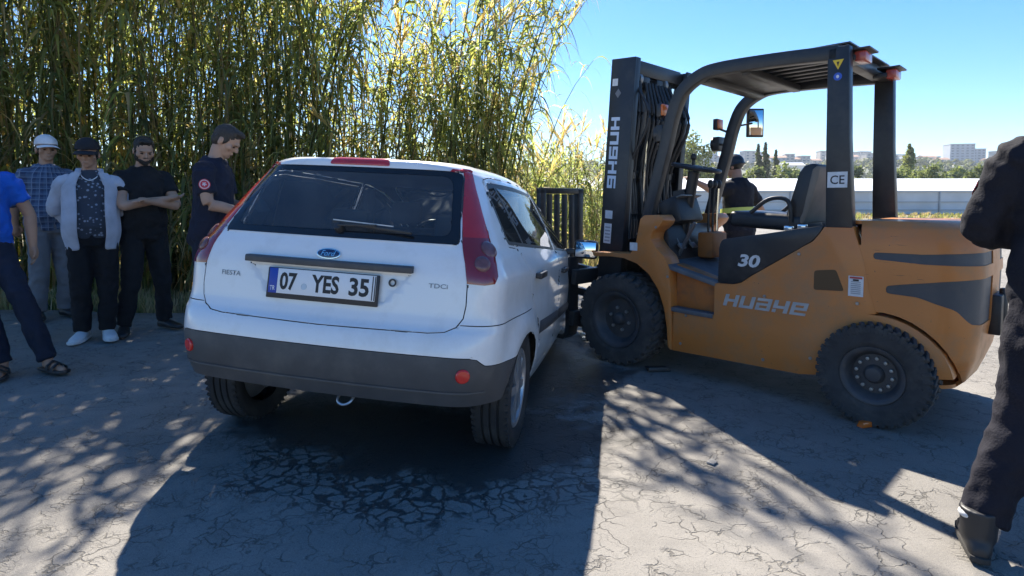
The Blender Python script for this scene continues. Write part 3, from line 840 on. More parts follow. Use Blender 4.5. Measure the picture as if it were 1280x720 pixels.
cut_region(bm, low, XA, ZA, rear, LAY, PID['bumper_low'], (0,))
hw = .648
hatch = [(-.50, .700), (0, .694), (.50, .700), (.57, .707), (.615, .728), (.640, .765), (hw, .82), (hw - .002, .92), (.628, 1.0), (.603, 1.07), (.557, 1.22), (.520, 1.36), (.512, 1.386), (-.512, 1.386), (-.520, 1.36), (-.557, 1.22), (-.603, 1.07), (-.628, 1.0), (-hw + .002, .92), (-hw, .82), (-.640, .765), (-.615, .728), (-.57, .707)]
cut_region(bm, hatch, XA, ZA, rear, LAY, PID['hatch'], (0,))
cut_region(bm, [(-1, .3), (1, .3), (1, .738), (-1, .738)], XA, ZA, lambda c, nn: c.y < .75, LAY, PID['bumper'], (0,))
for sgn, pid in ((1, 'light_r'), (-1, 'light_l')):
    ua = Vector((.8 * sgn, .6, 0))
    tl = [(.575, .918), (.65, .914), (.700, .92), (.718, .95), (.720, 1.02), (.714, 1.10), (.706, 1.2), (.702, 1.3), (.704, 1.398), (.60, 1.398), (.56, 1.36), (.54, 1.2), (.54, 1.0)]
    cut_region(bm, tl, ua, ZA, lambda c, nn, s_=sgn: c.x * s_ > .3 and c.y < .75, LAY, PID[pid], (0,))
for sgn, pid in ((1, 3), (-1, 4)):
    cut_region(bm, [(.2, .8), (1.2, .8), (1.2, 1.105), (.2, 1.105)], (sgn, 0, 0), ZA, lambda c, nn, s_=sgn: c.x * s_ > .3 and c.y < .75, LAY, pid + 50, (pid,))
wo_ = rounded([(-.588, 1.072), (.588, 1.072), (.512, 1.3865), (-.512, 1.3865)], [.03, .03, .035, .035], 4)
wi_ = rounded([(-.540, 1.105), (.540, 1.105), (.474, 1.362), (-.474, 1.362)], [.05, .05, .05, .05], 4)
cut_region(bm, wo_, XA, ZA, rear, LAY, PID['rborder'], (5, 0))
cut_region(bm, wi_, XA, ZA, rear, LAY, PID['rwin'], (6,))
cut_region(bm, rounded([(-.40, .937), (.40, .937), (.285, .80), (-.285, .80)][::-1], .01, 2), XA, ZA, rear, LAY, PID['recess'], (5,))
cut_region(bm, rounded([(-.155, 1.400), (.155, 1.400), (.140, 1.430), (-.140, 1.430)], .008, 2), XA, ZA, lambda c, nn: c.y < .8, LAY, PID['brake'])
def belt(y): return 1.062 - .050 * (y - .5)
rdoor = [(.985, .40), (.995, .52), (.93, .66), (.80, .80), (.70, .95), (.60, belt(.6)), (.47, belt(.47) + .002), (.455, 1.10), (.47, 1.30), (.50, 1.365), (.62, 1.382), (1.0, 1.386), (1.58, 1.378), (1.64, 1.25), (1.705, belt(1.7)), (1.76, .8), (1.765, .40), (1.72, .30), (1.08, .30)]
fdoor = [(1.775, .40), (1.77, .8), (1.715, belt(1.7)), (1.65, 1.25), (1.59, 1.378), (1.75, 1.362), (1.95, 1.325), (2.30, 1.225), (2.65, 1.085), (2.93, .945), (2.94, .80), (2.86, .45), (2.78, .30), (1.82, .30)]
gl = [(.475, belt(.475) + .015), (.482, 1.29), (.515, 1.342), (.62, 1.356), (1.0, 1.360), (1.565, 1.352), (1.625, 1.2), (1.665, belt(1.66) + .012)]
gf = [(1.735, belt(1.73) + .012), (1.70, 1.2), (1.645, 1.346), (1.80, 1.328), (1.97, 1.288), (2.30, 1.190), (2.62, 1.060), (2.85, belt(2.85) + .012)]
def shrink_poly(p, d):
    c = np.mean(p, 0); out = []
    for i in range(len(p)):
        a, b_, c_ = np.array(p[i - 1]), np.array(p[i]), np.array(p[(i + 1) % len(p)])
        n1 = np.array([-(b_ - a)[1], (b_ - a)[0]]); n2 = np.array([-(c_ - b_)[1], (c_ - b_)[0]]); v = n1 / (np.linalg.norm(n1) + 1e-9) + n2 / (np.linalg.norm(n2) + 1e-9)
        v /= np.linalg.norm(v) + 1e-9
        if np.dot(v, c - b_) < 0: v = -v
        out.append(tuple(b_ + v * d))
    return out
for flt, s_ in ((sideR, '_r'), (sideL, '_l')):
    cut_region(bm, rounded(rdoor, .03, 3), YA, ZA, flt, LAY, PID['rdoor' + s_], (0,))
    cut_region(bm, rounded(fdoor, .03, 3), YA, ZA, flt, LAY, PID['fdoor' + s_], (0,))
    for g_, w_ in ((gl, 'rw'), (gf, 'fw')):
        cut_region(bm, rounded(g_, .03, 3), YA, ZA, flt, LAY, PID['sb' + s_])
        cut_region(bm, rounded(shrink_poly(g_, .02), .025, 3), YA, ZA, flt, LAY, PID[w_ + s_])
    # slanted division bar cuts off the quarter light
    cut_region(bm, [(.60, 1.376), (.625, 1.376), (.80, 1.0), (.775, 1.0)], YA, ZA, flt, LAY, PID['sb' + s_], (PID['rw' + s_],))
    for f in bm.faces:
        if f[LAY] == PID['rw' + s_]:
            c = f.calc_center_median()
            if c.y < .60 + (1.376 - c.z) * .466: f[LAY] = PID['qw' + s_]
fwd = lambda c, nn: c.y > 1.5 and nn.y > .1 and c.z > .9
cut_region(bm, rounded([(-.64, 1.0), (.64, 1.0), (.52, 1.388), (-.52, 1.388)], .05, 3), XA, ZA, fwd, LAY, PID['wborder'], (0,))
cut_region(bm, rounded([(-.60, 1.03), (.60, 1.03), (.49, 1.365), (-.49, 1.365)], .05, 3), XA, ZA, fwd, LAY, PID['wscreen'], (PID['wborder'],))
cut_region(bm, rounded([(-.62, 2.98), (.62, 2.98), (.58, 3.75), (-.58, 3.75)], .06, 3), XA, YA, lambda c, nn: c.z > .7 and nn.z > .2 and c.y > 2.9, LAY, PID['bonnet'], (0,))
rf_ = [f for f in bm.faces if f[LAY] == PID['recess']]
bm.normal_update()
bmesh.ops.inset_region(bm, faces=rf_, thickness=.010, depth=-.008, use_even_offset=True)
for f in bm.faces:
    if f[LAY] == PID['recess']: f[LAY] = PID['hatch']
bm.verts.index_update()
grp = {}
for f in bm.faces: grp.setdefault(f[LAY], []).append(f)
W2 = [M_WHITE, M_INNER]
for v in bm.verts:
    if v.co.z > 1.06: v.co.z = 1.06 + (v.co.z - 1.06) * 1.085
# crushed front right corner: the wing and bonnet are pushed in where the forklift carriage struck
for v in bm.verts:
    if v.co.y > 2.75:
        k = min((v.co.y - 2.75) / .8, 1.0) * max(0, min(1, (v.co.x + .35) / .8))
        nz_ = noise.noise_vector(v.co * 3.5)
        v.co += Vector((-.16 * k, -.42 * k * k, .02 * k)) + nz_ * .10 * k
body = panel(bm, grp[0], 'body_shell', W2, car, gap=.002, thick=.006, edge=.003)
panel(bm, grp[1], 'lower_bumper', [M_TRIM, M_INNER], car, gap=.001, thick=.006, edge=.003)
panel(bm, grp[2], 'bumper', W2, car, gap=.0025, thick=.006, edge=.003)
hp = panel(bm, grp[5], 'tailgate', W2, car, gap=.003, thick=.006, edge=.003)
for k_, nm in ((3, 'tail_light'), (4, 'tail_light')):
    lt = panel(bm, grp[k_], nm, M_RED, car, gap=.003, thick=.012, raise_=.004)
    sx = 1 if k_ == 3 else -1
    # two round lamps low in the cluster and a darker lower lens
    for zc, rr in ((1.062, .043), (1.0, .036)):
        best = min(grp[k_ + 50], key=lambda f: abs(f.calc_center_median().z - zc) + abs(abs(f.calc_center_median().x) - (.70 if sx > 0 else .70)) * 1.2)
        c = best.calc_center_median(); nn = best.normal
        if nn.dot(c - Vector((0, 1.5, .8))) < 0: nn = -nn
        B().lathe([(0, .012), (rr * .5, .0125), (rr * .8, .010), (rr, .004), (rr, -.004)], c + nn * .002, nn, 22).done('lamp', M_LAMPC, lt)
    panel(bm, grp[k_ + 50], 'lower_lens', M_REDD, lt, gap=0, thick=.012, raise_=.004)
panel(bm, grp[6], 'rear_window_border', M_BGLOSS, car, gap=.002, thick=.006)
panel(bm, grp[7], 'rear_window', M_GLASS_R, car, gap=0, thick=0, edge=0)
br = panel(bm, grp[8], 'brake_light', M_RED, car, gap=.001, thick=.01, raise_=.006)
hand = []
for s_, sx in (('_r', 1), ('_l', -1)):
    for d_, w_ in (('rdoor', 'rear_door'), ('fdoor', 'front_door')):
        dd = panel(bm, grp[PID[d_ + s_]], w_, W2, car, gap=.003, thick=.006, edge=.003)
        hand.append((dd, d_, sx))
    panel(bm, grp[PID['sb' + s_]], 'side_window_frame', M_BLACKP, car, gap=0, thick=.008, raise_=.001)
    panel(bm, grp[PID['rw' + s_]], 'rear_door_window', M_GLASS_D, car, gap=0, thick=0, edge=0)
    panel(bm, grp[PID['qw' + s_]], 'quarter_window', M_GLASS_D, car, gap=0, thick=0, edge=0)
    panel(bm, grp[PID['fw' + s_]], 'front_door_window', M_GLASS_D, car, gap=0, thick=0, edge=0)
panel(bm, grp[PID['wborder']], 'windscreen_border', M_BGLOSS, car, gap=0, thick=.006)
panel(bm, grp[PID['wscreen']], 'windscreen', M_GLASS_C, car, gap=0, thick=0, edge=0)
panel(bm, grp[PID['bonnet']], 'bonnet', W2, car, gap=.004, thick=.006)
from mathutils.bvhtree import BVHTree
bvh = BVHTree.FromBMesh(bm)
def on_side(y, z, sx=1):
    h = bvh.ray_cast(Vector((sx * 2, y, z)), Vector((-sx, 0, 0))); return h[0], (h[1] if h[1] is None or h[1].x * sx > 0 else -h[1])
def on_rear(x, z):
    h = bvh.ray_cast(Vector((x, -2, z)), Vector((0, 1, 0))); return h[0], (h[1] if h[1] is None or h[1].y < 0 else -h[1])
def side_patch(name, poly, m, parent, off, sx=1, nu=14, nv=4, bevel=.003):
    """strip hugging the body side: poly = (y0,z0),(y1,z1),height"""
    (y0, z0), (y1, z1), hgt = poly; b = B(); g = []
    for j in range(nv + 1):
        row = []
        for i in range(nu + 1):
            y = y0 + (y1 - y0) * i / nu; z = z0 + (z1 - z0) * i / nu + hgt * (j / nv - .5)
            p, nn = on_side(y, z, sx); e = 0 if (j in (0, nv) or i in (0, nu)) else 1
            row.append(b.bm.verts.new(p + Vector((sx, 0, 0)) * (off * e + .0015)))
        g.append(row)
    for j in range(nv):
        for i in range(nu): b.bm.faces.new((g[j][i], g[j][i + 1], g[j + 1][i + 1], g[j + 1][i]))
    return b.done(name, m, parent, smooth=60)
for dd, d_, sx in hand:
    if d_ == 'rdoor':
        side_patch('rub_strip', ((1.03, .590), (1.745, .556), .078), M_TRIM, dd, .014, sx)
        yh, zh = .93, .905
    else:
        side_patch('rub_strip', ((1.79, .554), (2.80, .51), .078), M_TRIM, dd, .014, sx)
        yh, zh = 1.99, .858
    p, nn = on_side(yh, zh, sx)
    hb = B().box(p + Vector((sx * .022, 0, 0)), (.022, .20, .034)); hb.box(p + Vector((sx * .010, .085, 0)), (.03, .03, .03)); hb.box(p + Vector((sx * .010, -.085, 0)), (.03, .03, .03))
    hb.done('door_handle', M_BLACKP, dd, .006)
# tailgate fittings
def rear_pt(x, z, off): p, nn = on_rear(x, z); return p + nn * off
b = B(); pts = [rear_pt(x, .951, .010) for x in np.linspace(-.405, .405, 15)]
b.sweep(pts, [(.017, -.021), (.021, -.015), (.021, .016), (.015, .021), (-.01, .021), (-.01, -.021)], up=(0, -1, 0)); b.done('handle_strip', M_TRIM, hp, .003)
pl = rear_pt(0, .86, 0)
pn = Vector((0, -1, .10)).normalized(); px_ = Vector((1, 0, 0)); py_ = pn.cross(px_) * -1
py_ = Vector((0, .10, 1)).normalized()
PC = Vector((-.012, pl.y - .013, .855))
def plate_box(name, cx, cz, w, h, off, th, m, par, bev=.0015):
    q = PC + px_ * cx + py_ * cz + pn * off
    Rm = Matrix((px_, -pn, py_)).transposed()
    return B().box(q, (w, th, h), Rm).done(name, m, par, bev)
plate = plate_box('number_plate_frame', 0, 0, .542, .138, 0, .016, M_BLACKP, car, .004)
plate_box('plate_face', .0, .010, .520, .112, .0085, .004, M_PLATE, plate)
plate_box('plate_blue_band', -.239, .010, .042, .112, .0095, .004, M_BLUE, plate, .0005)
for body_, x0, w in (('07', -.205, .085), ('YES', -.048, .135), ('35', .135, .095)):
    text('plate_lettering', body_, M_INK, plate, PC + px_ * x0 + py_ * (-.030) + pn * .0115, px_, py_, w, .080, .032)
text('plate_country_code', 'TR', M_PLATE, plate, PC + px_ * -.252 + py_ * -.034 + pn * .0122, px_, py_, .026, .02, .01)
b = B(); b.lathe([(0, 0), (.014, 0), (.014, .001)], PC + px_ * -.083 + py_ * -.008 + pn * .011, pn, 16); b.done('plate_seal', mat('plate_seal_blue', (.48, .56, .62), .4), plate)
for k in range(2):
    plate_box('plate_edge_mark', .246 + .011 * k, .010, .004, .105, .0105, .003, M_INK, plate, 0)
# maker's oval badge
bc = rear_pt(0, 1.0, .002); bn = on_rear(0, 1.0)[1]
def oval(name, rx, rz, off, th, m, par):
    b = B(); u = Vector((1, 0, 0)); v = bn.cross(u).normalized()
    if v.z < 0: v = -v
    P = [(math.cos(t) * rx, math.sin(t) * rz) for t in np.linspace(0, 2 * math.pi, 33)[:-1]]
    b.prism(P, lambda a, c, d: bc + u * a + v * c + bn * d, off, off + th); return b.done(name, m, par, .001), u, v
ov, u_, v_ = oval('maker_badge', .058, .024, 0, .006, M_CHROME, car)
oval('badge_field', .053, .0195, .0055, .002, M_FORD, ov)
text('badge_script', 'Ford', M_CHROME, ov, bc + u_ * -.036 + v_ * -.011 + bn * .008, u_, v_, .072, .024, .0, shear=.35)
def rear_text(nm, s_, x, z, w, h, m):
    p = rear_pt(x, z, .003); nn = on_rear(x, z)[1]; u = Vector((1, 0, 0)); v = nn.cross(u)
    if v.z < 0: v = -v
    p2 = rear_pt(x + w, z, .003); text(nm, s_, m, hp, p, (p2 - p).normalized(), v, w, h, .01, .002)
M_BADGE = mat('badge_grey', (.20, .21, .23), .3, .6)
rear_text('model_script', 'FIESTA', -.545, .868, .105, .022, M_BADGE)
rear_text('engine_script', 'TDCi', .478, .886, .085, .020, M_BADGE)
b = B(); p = rear_pt(.315, .895, .006); b.lathe([(.011, 0), (.018, .003), (.018, .006), (.011, .006)], p, on_rear(.315, .895)[1], 20); b.done('tailgate_lock', M_BLACKP, hp)
# wiper
b = B(); a = rear_pt(.015, 1.128, .02); c = rear_pt(.37, 1.103, .022)
b.lathe([(0, .03), (.018, .028), (.024, .0), (.024, -.02)], rear_pt(.015, 1.115, 0), on_rear(0, 1.11)[1], 16)
b.bar(rear_pt(.015, 1.118, .025), rear_pt(.20, 1.122, .03), .016, .010); b.bar(rear_pt(-.02, 1.136, .018), c, .012, .012)
b.done('rear_wiper', M_BLACKP, car, .002)
b = B(); b.bar(rear_pt(-.015, 1.140, .026), rear_pt(.28, 1.124, .028), .007, .005); b.done('wiper_highlight', mat('wiper_highlight_grey', (.42, .43, .45), .35, .3), car)  # pale bar: bright line of light on the wiper, painted in
for x in (-.665, .665):
    p = rear_pt(x, .532, .0); nn = on_rear(x, .532)[1]
    b = B().lathe([(0, .010), (.026, .009), (.031, .004), (.031, -.006)], p, nn, 26); b.done('reflector', M_REFLEX, car)
b = B()
b.sweep([rear_pt(x, .455, .003) for x in np.linspace(-.74, .74, 25)], [(.004, -.004), (.004, .004), (-.004, .004), (-.004, -.004)], up=(0, -1, 0)); b.done('bumper_crease', M_TRIM, car)
B().tube(catmull([(.10, .12, .40), (.095, .07, .375), (.105, .05, .358), (.13, .045, .350), (.155, .05, .358), (.165, .07, .375), (.16, .12, .40)], 5), .006, 8).done('tow_eye', M_SILVER, car)
B().cyl((-.36, .60, .33), (-.36, .20, .35), .022, seg=16).done('exhaust_tip', M_METALD, car)
# cabin
B().box((0, 1.9, .30), (1.45, 2.6, .05)).box((0, .75, .42), (1.1, .95, .10)).box((0, 2.98, .62), (1.3, .06, .6)).done('floor_pan', M_METALD, car)
b = B().box((0, .42, 1.045), (1.16, .44, .03)); b.done('parcel_shelf', M_INNER, car, .008)
M_SEAT = mat('car_seat_fabric', (.05, .053, .06), .9, var=.2, bump=.2)
def car_seat(name, x, y, w, zt, hz):
    b = B(); b.box((x, y + .28, .55), (w, .52, .20)); b.done(name, M_SEAT, car, .05)
    b = B(); b.bar((x, y + .04, .55), (x, y - .12, zt), w, .13, (0, 1, 0)); o_ = b.done('seat_back', M_SEAT, car, .045)
    return o_
for x in (-.33, .33):
    o_ = car_seat('rear_seat', x, 1.05, .60, 1.04, 0)
    b = B().box((x, .92, 1.135), (.26, .09, .15)); b.done('headrest', M_SEAT, o_, .035)
    o_ = car_seat('front_seat', x * 1.05, 1.95, .50, 1.10, 0)
    b = B().box((x * 1.05, 1.81, 1.21), (.25, .10, .17)); b.done('headrest', M_SEAT, o_, .04)
B().box((0, 2.72, .86), (1.36, .40, .22)).done('dashboard', M_INNER, car, .05)
b = B(); P = [(.19 * math.cos(t), .19 * math.sin(t)) for t in np.linspace(0, 2 * math.pi, 25)]
b.tube([(-.36 + p[0], 2.42 + .35 * p[1], .98 + .94 * p[1]) for p in P], .014, 8); b.done('steering_wheel', M_BLACKP, car)
for sx in (-1, 1):
    b = B(); b.bar((sx * .60, 1.70, .98), (sx * .565, 1.62, 1.37), .05, .09, (0, 1, 0)); b.done('pillar_trim', M_INNER, car, .01)
    # wheel wells
    for cyy in (AX_R, AX_F):
        b = B(); rr = [(.345 * math.cos(t), .345 * math.sin(t)) for t in np.linspace(.36, math.pi - .36, 22)]
        V1 = [b.bm.verts.new((sx * (.80 if cyy < 1 else .74), cyy + a, .295 + c)) for a, c in rr]; V2 = [b.bm.verts.new((sx * .46, cyy + a, .295 + c)) for a, c in rr]
        for i in range(21): b.bm.faces.new((V1[i], V1[i + 1], V2[i + 1], V2[i]))
        b.bm.faces.new(V2); b.done('wheel_well', M_METALD, car)
    # door mirror
    mp = on_side(2.52, .985, sx)[0]
    b = B().box(mp + Vector((sx * .17, .02, .01)), (.20, .10, .155)); mo = b.done('door_mirror', M_WHITE if sx < 0 else M_BLACKP, car, .035, 3)
    b = B().box(mp + Vector((sx * .17, -.034, .01)), (.165, .006, .122)); b.done('mirror_glass', M_MIRROR, mo, .02, 2)
    B().bar(mp - Vector((sx * .02, 0, .02)), mp + Vector((sx * .10, .01, -.01)), .05, .05).done('mirror_arm', M_BLACKP, mo, .01)
# wheels: tyre, hubcap
def make_wheel(name, c, sx, parent, flat=0.0):
    e = bpy.data.objects.new(name, None); COL.objects.link(e); e.parent = parent; e.location = c
    r, w = WR_, .185; h = w / 2
    prof = [(.195, -h * .78), (.215, -h * .95), (.25, -h * 1.02), (.275, -h * .97), (.286, -h * .86)]
    for k in (-.62, -.2, .2, .62): prof += [(r - .003, (k - .13) * h), (r, (k - .10) * h), (r, (k + .10) * h + 0), (r - .001, (k + .17) * h), (r - .011, (k + .18) * h), (r - .011, (k + .24) * h)]
    prof = prof[:-2] + [(.286, h * .86), (.275, h * .97), (.25, h * 1.02), (.215, h * .95), (.195, h * .78)]
    ty = B().lathe(prof, (0, 0, 0), (1, 0, 0), 48).done('tyre', M_TYRE, e, smooth=40)
    b = B()
    for i in range(54):
        a = 2 * math.pi * i / 54
        for s2 in (-1, 1):
            m_ = Matrix.Rotation(a, 3, 'X'); p = m_ @ Vector((s2 * h * .80, 0, .2855)); b.box(p, (.030, .015, .012), m_ @ Matrix.Rotation(.3 * s2, 3, 'Z'))
    q = b.done('tread_block', M_TYRE, ty); q['kind'] = 'stuff'
    b = B(); b.lathe([(0, -.02), (.12, -.02), (.19, 0), (.2, h * .8), (.195, h * .86), (.186, h * .80), (.182, h * .55)], (0, 0, 0), (sx, 0, 0), 40)
    b.lathe([(0, h * .9), (.03, h * .9), (.045, h * .82), (.05, h * .6), (.0, h * .5)], (0, 0, 0), (sx, 0, 0), 24)
    for i in range(8):
        a = 2 * math.pi * i / 8; m_ = Matrix.Rotation(a, 3, 'X')
        b.bar(m_ @ Vector((sx * h * .76, 0, .03)), m_ @ Vector((sx * h * .70, .018, .188)), .016, .042, m_ @ Vector((0, 1, 0)))
    b.lathe([(.168, h * .70), (.176, h * .84), (.190, h * .84), (.196, h * .72)], (0, 0, 0), (sx, 0, 0), 40)
    b.done('hubcap', M_SILVER, e, smooth=40)
    return e
inv = Mc.inverted()
for x, y in ((.722, AX_R), (-.722, AX_R), (-.735, AX_F), (.70, AX_F + .02)):
    wpt = Mc @ Vector((x, y, .29)); g = gz(wpt.x, wpt.y); z_w = Vector((wpt.x, wpt.y, g + WR_ - .004))
    c = inv @ z_w
    if y > 2 and x > 0: c += Vector((-.16, -.10, 0))
    w = make_wheel('wheel', c, 1 if x > 0 else -1, car)
    if y > 2 and x > 0: w.rotation_euler = (0, R(6), R(6))
bm.free()
# ================================================================== orange forklift
M_OR = mat('orange_forklift_paint', (.54, .188, .040), .45, var=.08, vscale=3, coat=.15, dirt=(.30, .19, .10), dscale=5, damt=.75)
def scuffed(m):
    """add scratches and small chips to a paint"""
    t = NT(m); p = t.N['Principled BSDF']; src = p.inputs['Base Color'].links[0].from_socket
    tc = t.N.new('ShaderNodeTexCoord').outputs['Object']
    mp = t.N.new('ShaderNodeMapping'); mp.inputs['Scale'].default_value = (3.0, 3.0, 46.0); mp.inputs['Rotation'].default_value = (0, R(4), 0); t.L.new(tc, mp.inputs['Vector'])
    s1, _ = t.noise(mp.outputs[0], 3.0, 5, .6); area, _ = t.noise(tc, 3.2, 3); ch, _ = t.noise(tc, 55, 3, .6); ch2, _ = t.noise(tc, 6, 3)
    scr = t.m('MULTIPLY', t.ss(s1, .63, .70), t.ss(area, .50, .62)); chip = t.m('MULTIPLY', t.ss(ch, .68, .73), t.ss(ch2, .48, .6))
    col = t.mix(t.m('MULTIPLY', scr, .7), src, (.10, .055, .025)); col = t.mix(t.m('MULTIPLY', chip, .8), col, (.07, .05, .035))
    t.L.new(col, p.inputs['Base Color'])
scuffed(M_OR)
M_ORD = mat('worn_orange_paint', (.42, .14, .03), .6, var=.15, dirt=(.13, .10, .07), dscale=9, damt=.8)
M_FBLK = mat('black_forklift_paint', (.020, .021, .024), .38, var=.15, vscale=5, dirt=(.09, .082, .07), dscale=7, damt=.4)
M_GROOVE = mat('dark_grey_panel_paint', (.055, .06, .07), .5, var=.1, dirt=(.14, .12, .10), dscale=8, damt=.5)
M_STEEL = mat('worn_steel', (.28, .28, .28), .45, .8, var=.2, dirt=(.10, .08, .06), dscale=10, damt=.6)
M_RUBBER = mat('solid_tyre_rubber', (.045, .045, .046), .9, var=.25, vscale=12, bump=.35, bscale=70, dirt=(.12, .11, .095), dscale=8, damt=.6)
M_RIM = mat('grey_forklift_rim', (.058, .061, .068), .55, .2, var=.2, dirt=(.14, .12, .10), dscale=14, damt=.6)
M_BOLT = mat('zinc_bolt', (.36, .36, .35), .4, .7)
M_SEATV = mat('black_vinyl', (.022, .022, .024), .45, var=.2, bump=.1)
M_SEATB = mat('seat_back_board', (.20, .165, .13), .7, var=.2)
M_AMBER = mat('amber_lens', (.62, .14, .02), .2, coat=.6)
M_REDL = mat('tail_lamp_red', (.42, .07, .05), .25, coat=.5)
M_STICK = mat('white_sticker', (.62, .63, .64), .5, var=.12, vscale=30)
M_SILV = mat('silver_lettering', (.40, .39, .38), .5, var=.15, vscale=20)
M_PALE = mat('pale_blue_lettering', (.52, .60, .72), .5)
M_YEL = mat('warning_yellow', (.75, .50, .03), .5)
M_BLUS = mat('instruction_blue', (.03, .10, .48), .5)
M_MAT = mat('floor_rubber_mat', (.11, .115, .125), .7, var=.3, bump=.4, bscale=40)
FP = Vector((2.38, 3.50, 0)); FA = .806
fl = empty('forklift', (FP.x, FP.y, 0), (0, 0, math.pi - FA), 'orange and black counterbalance forklift with its mast against the white hatchback', 'forklift')
Mf = Matrix.Translation(FP) @ Matrix.Rotation(math.pi - FA, 4, 'Z'); Mfi = Mf.inverted()
Oc = Mfi @ Vector((0, 0, CAMH))
def fpx(px, py, v):
    """photo pixel on the upright plane v = const of the forklift -> (u, z)"""
    d = Mfi.to_3x3() @ Vector(ray(px, py)); k = (v - Oc.y) / d.y; p = Oc + d * k; return (p.x, p.z)
def poly(S, v): q = [float(t) for t in S.split()]; return [fpx(q[i], q[i + 1], v) for i in range(0, len(q), 2)]
UZ = lambda a, b_, d: (a, d, b_)
def slab(name, P, v0, v1, m, par=fl, bevel=.008, r=0, mirror=False, rn=3):
    if r: P = rounded(P, r, rn)
    o_ = B().prism(P, UZ, v0, v1).done(name, m, par, bevel)
    if mirror: B().prism(P, UZ, -v0, -v1).done(name, m, par, bevel)
    return o_
# --- front fender and cowl side
ARC = [(1.70 + .405 * math.cos(t), .36 + .44 * math.sin(t)) for t in np.linspace(math.radians(125), math.radians(-22), 16)]
cowl = [(1.975, .835), (1.62, .845), (1.575, .90), (1.535, 1.105), (1.50, 1.135), (1.375, 1.140), (1.345, 1.10), (1.37, 1.06), (1.435, 1.01), (1.445, .96), (1.40, .90), (1.33, .84), (1.295, .76), (1.275, .60), (1.262, .175), (1.285, .165)]
arc = [(1.70 + .415 * math.cos(t), .345 + .445 * math.sin(t)) for t in np.linspace(math.radians(200), math.radians(112), 12)]
inner_arc = [(1.292, .20), (1.300, .33), (1.325, .47), (1.375, .60), (1.455, .705), (1.56, .775), (1.68, .808), (1.80, .812), (1.965, .803)]
slab('front_fender', cowl[:-1] + inner_arc, .34, .515, M_OR, r=[.01] * 24, mirror=True, bevel=.007)
# --- main side panels with the rear wheel opening
rarch = [(0.0 + .365 * math.cos(t), .262 + .345 * math.sin(t)) for t in np.linspace(math.radians(170), math.radians(86), 10)]
side = [(1.262, .175), (.40, .190)] + [(p[0] + 0.012, p[1]) for p in rarch] + [(.004, .613), (.045, .74), (.075, .90), (.135, 1.095), (.285, 1.088), (.30, 1.06), (.345, 1.0), (.40, .965), (.70, .765), (.77, .712), (.82, .695), (.955, .69), (.955, .470), (1.262, .478)]
slab('side_panel', side, .40, .50, M_OR, mirror=True, bevel=.006)
slab('step_recess', [(1.275, .48), (.95, .47), (.95, .70), (1.275, .79)], .34, .43, M_ORD, mirror=True, bevel=.003)
slab('step_plate', [(1.272, .455), (.962, .447), (.962, .478), (1.272, .488)], .431, .512, M_MAT, mirror=True, bevel=.006)
slab('floor_plate', [(1.42, .815), (.935, .695), (.935, .66), (1.42, .78)], -.50, .50, M_MAT, bevel=.006)
slab('chassis', [(1.27, .20), (1.27, .66), (.93, .66), (.30, .62), (.05, .45), (.36, .20)], -.395, .395, M_FBLK, bevel=.01)
slab('front_bulkhead', [(1.60, .30), (1.60, .86), (1.46, 1.06), (1.42, 1.06), (1.36, .76), (1.36, .30)], -.335, .335, M_FBLK, bevel=.01)
slab('axle', [(1.78, .27), (1.78, .44), (1.62, .44), (1.62, .27)], -.38, .38, M_FBLK, bevel=.02)
slab('rear_axle', [(.08, .22), (.08, .36), (-.08, .36), (-.08, .22)], -.40, .40, M_FBLK, bevel=.01)
# far side orange cowl seen through the cab
# --- engine cover, black, under the seat
hood = [(.93, .692), (.82, .697), (.77, .714), (.70, .768), (.40, .968), (.345, 1.004), (.30, 1.064), (.29, 1.092), (.40, 1.078), (.62, 1.035), (.905, .985), (.925, .94)]
slab('engine_cover', hood, -.498, .503, M_FBLK, bevel=.014, r=.02)
for i, (u, z) in enumerate(((.52, 1.062), (.44, 1.075))):
    B().box((u, .40, z + .006), (.05, .04, .03)).done('cover_latch', M_CHROME, fl, .006)
# --- counterweight
czl = np.concatenate([np.linspace(.235, .30, 4), np.linspace(.34, 1.05, 26), np.linspace(1.07, 1.128, 6)])
crr = np.interp(czl, [.235, .28, .40, .6, .85, .98, 1.05, 1.10, 1.128], [-.33, -.37, -.41, -.435, -.44, -.435, -.415, -.385, -.33])
cww = np.interp(czl, [.235, .28, .40, .9, 1.03, 1.09, 1.128], [.46, .488, .50, .502, .494, .475, .44])
bm = bmesh.new(); LAY = bm.faces.layers.int.new('part'); rows = []
for i, z in enumerate(czl):
    w, u1 = cww[i], crr[i]; rr = .23
    P = []
    for t in np.linspace(0, 1, 8): P.append((.14, w * t * .985))
    for t in np.linspace(0, 1, 22)[1:]: P.append((.14 + (u1 + rr - .14) * t, w))
    for t in np.linspace(0, 1, 12)[1:]:
        a = t * math.pi / 2; P.append((u1 + rr - rr * math.sin(a), w - rr * .8 + rr * .8 * math.cos(a)))
    for t in np.linspace(0, 1, 8)[1:]: P.append((u1 - .01 * t, (w - rr * .8) * (1 - t)))
    rows.append([bm.verts.new((u, v, z)) for u, v in P + [(u, -v) for u, v in reversed(P[1:-1])]])
n = len(rows[0])
for A, C in zip(rows[:-1], rows[1:]):
    for j in range(n): bm.faces.new((A[j], A[(j + 1) % n], C[(j + 1) % n], C[j]))
bm.faces.new(list(reversed(rows[0]))); bm.faces.new(rows[-1])
LAY = bm.faces.layers.int['part']
bmesh.ops.recalc_face_normals(bm, faces=bm.faces); bm.normal_update()
seam = [(.30, .1), (.011, .1), (.004, .613), (.045, .74), (.075, .90), (.135, 1.095), (.139, 1.2), (.30, 1.2)]
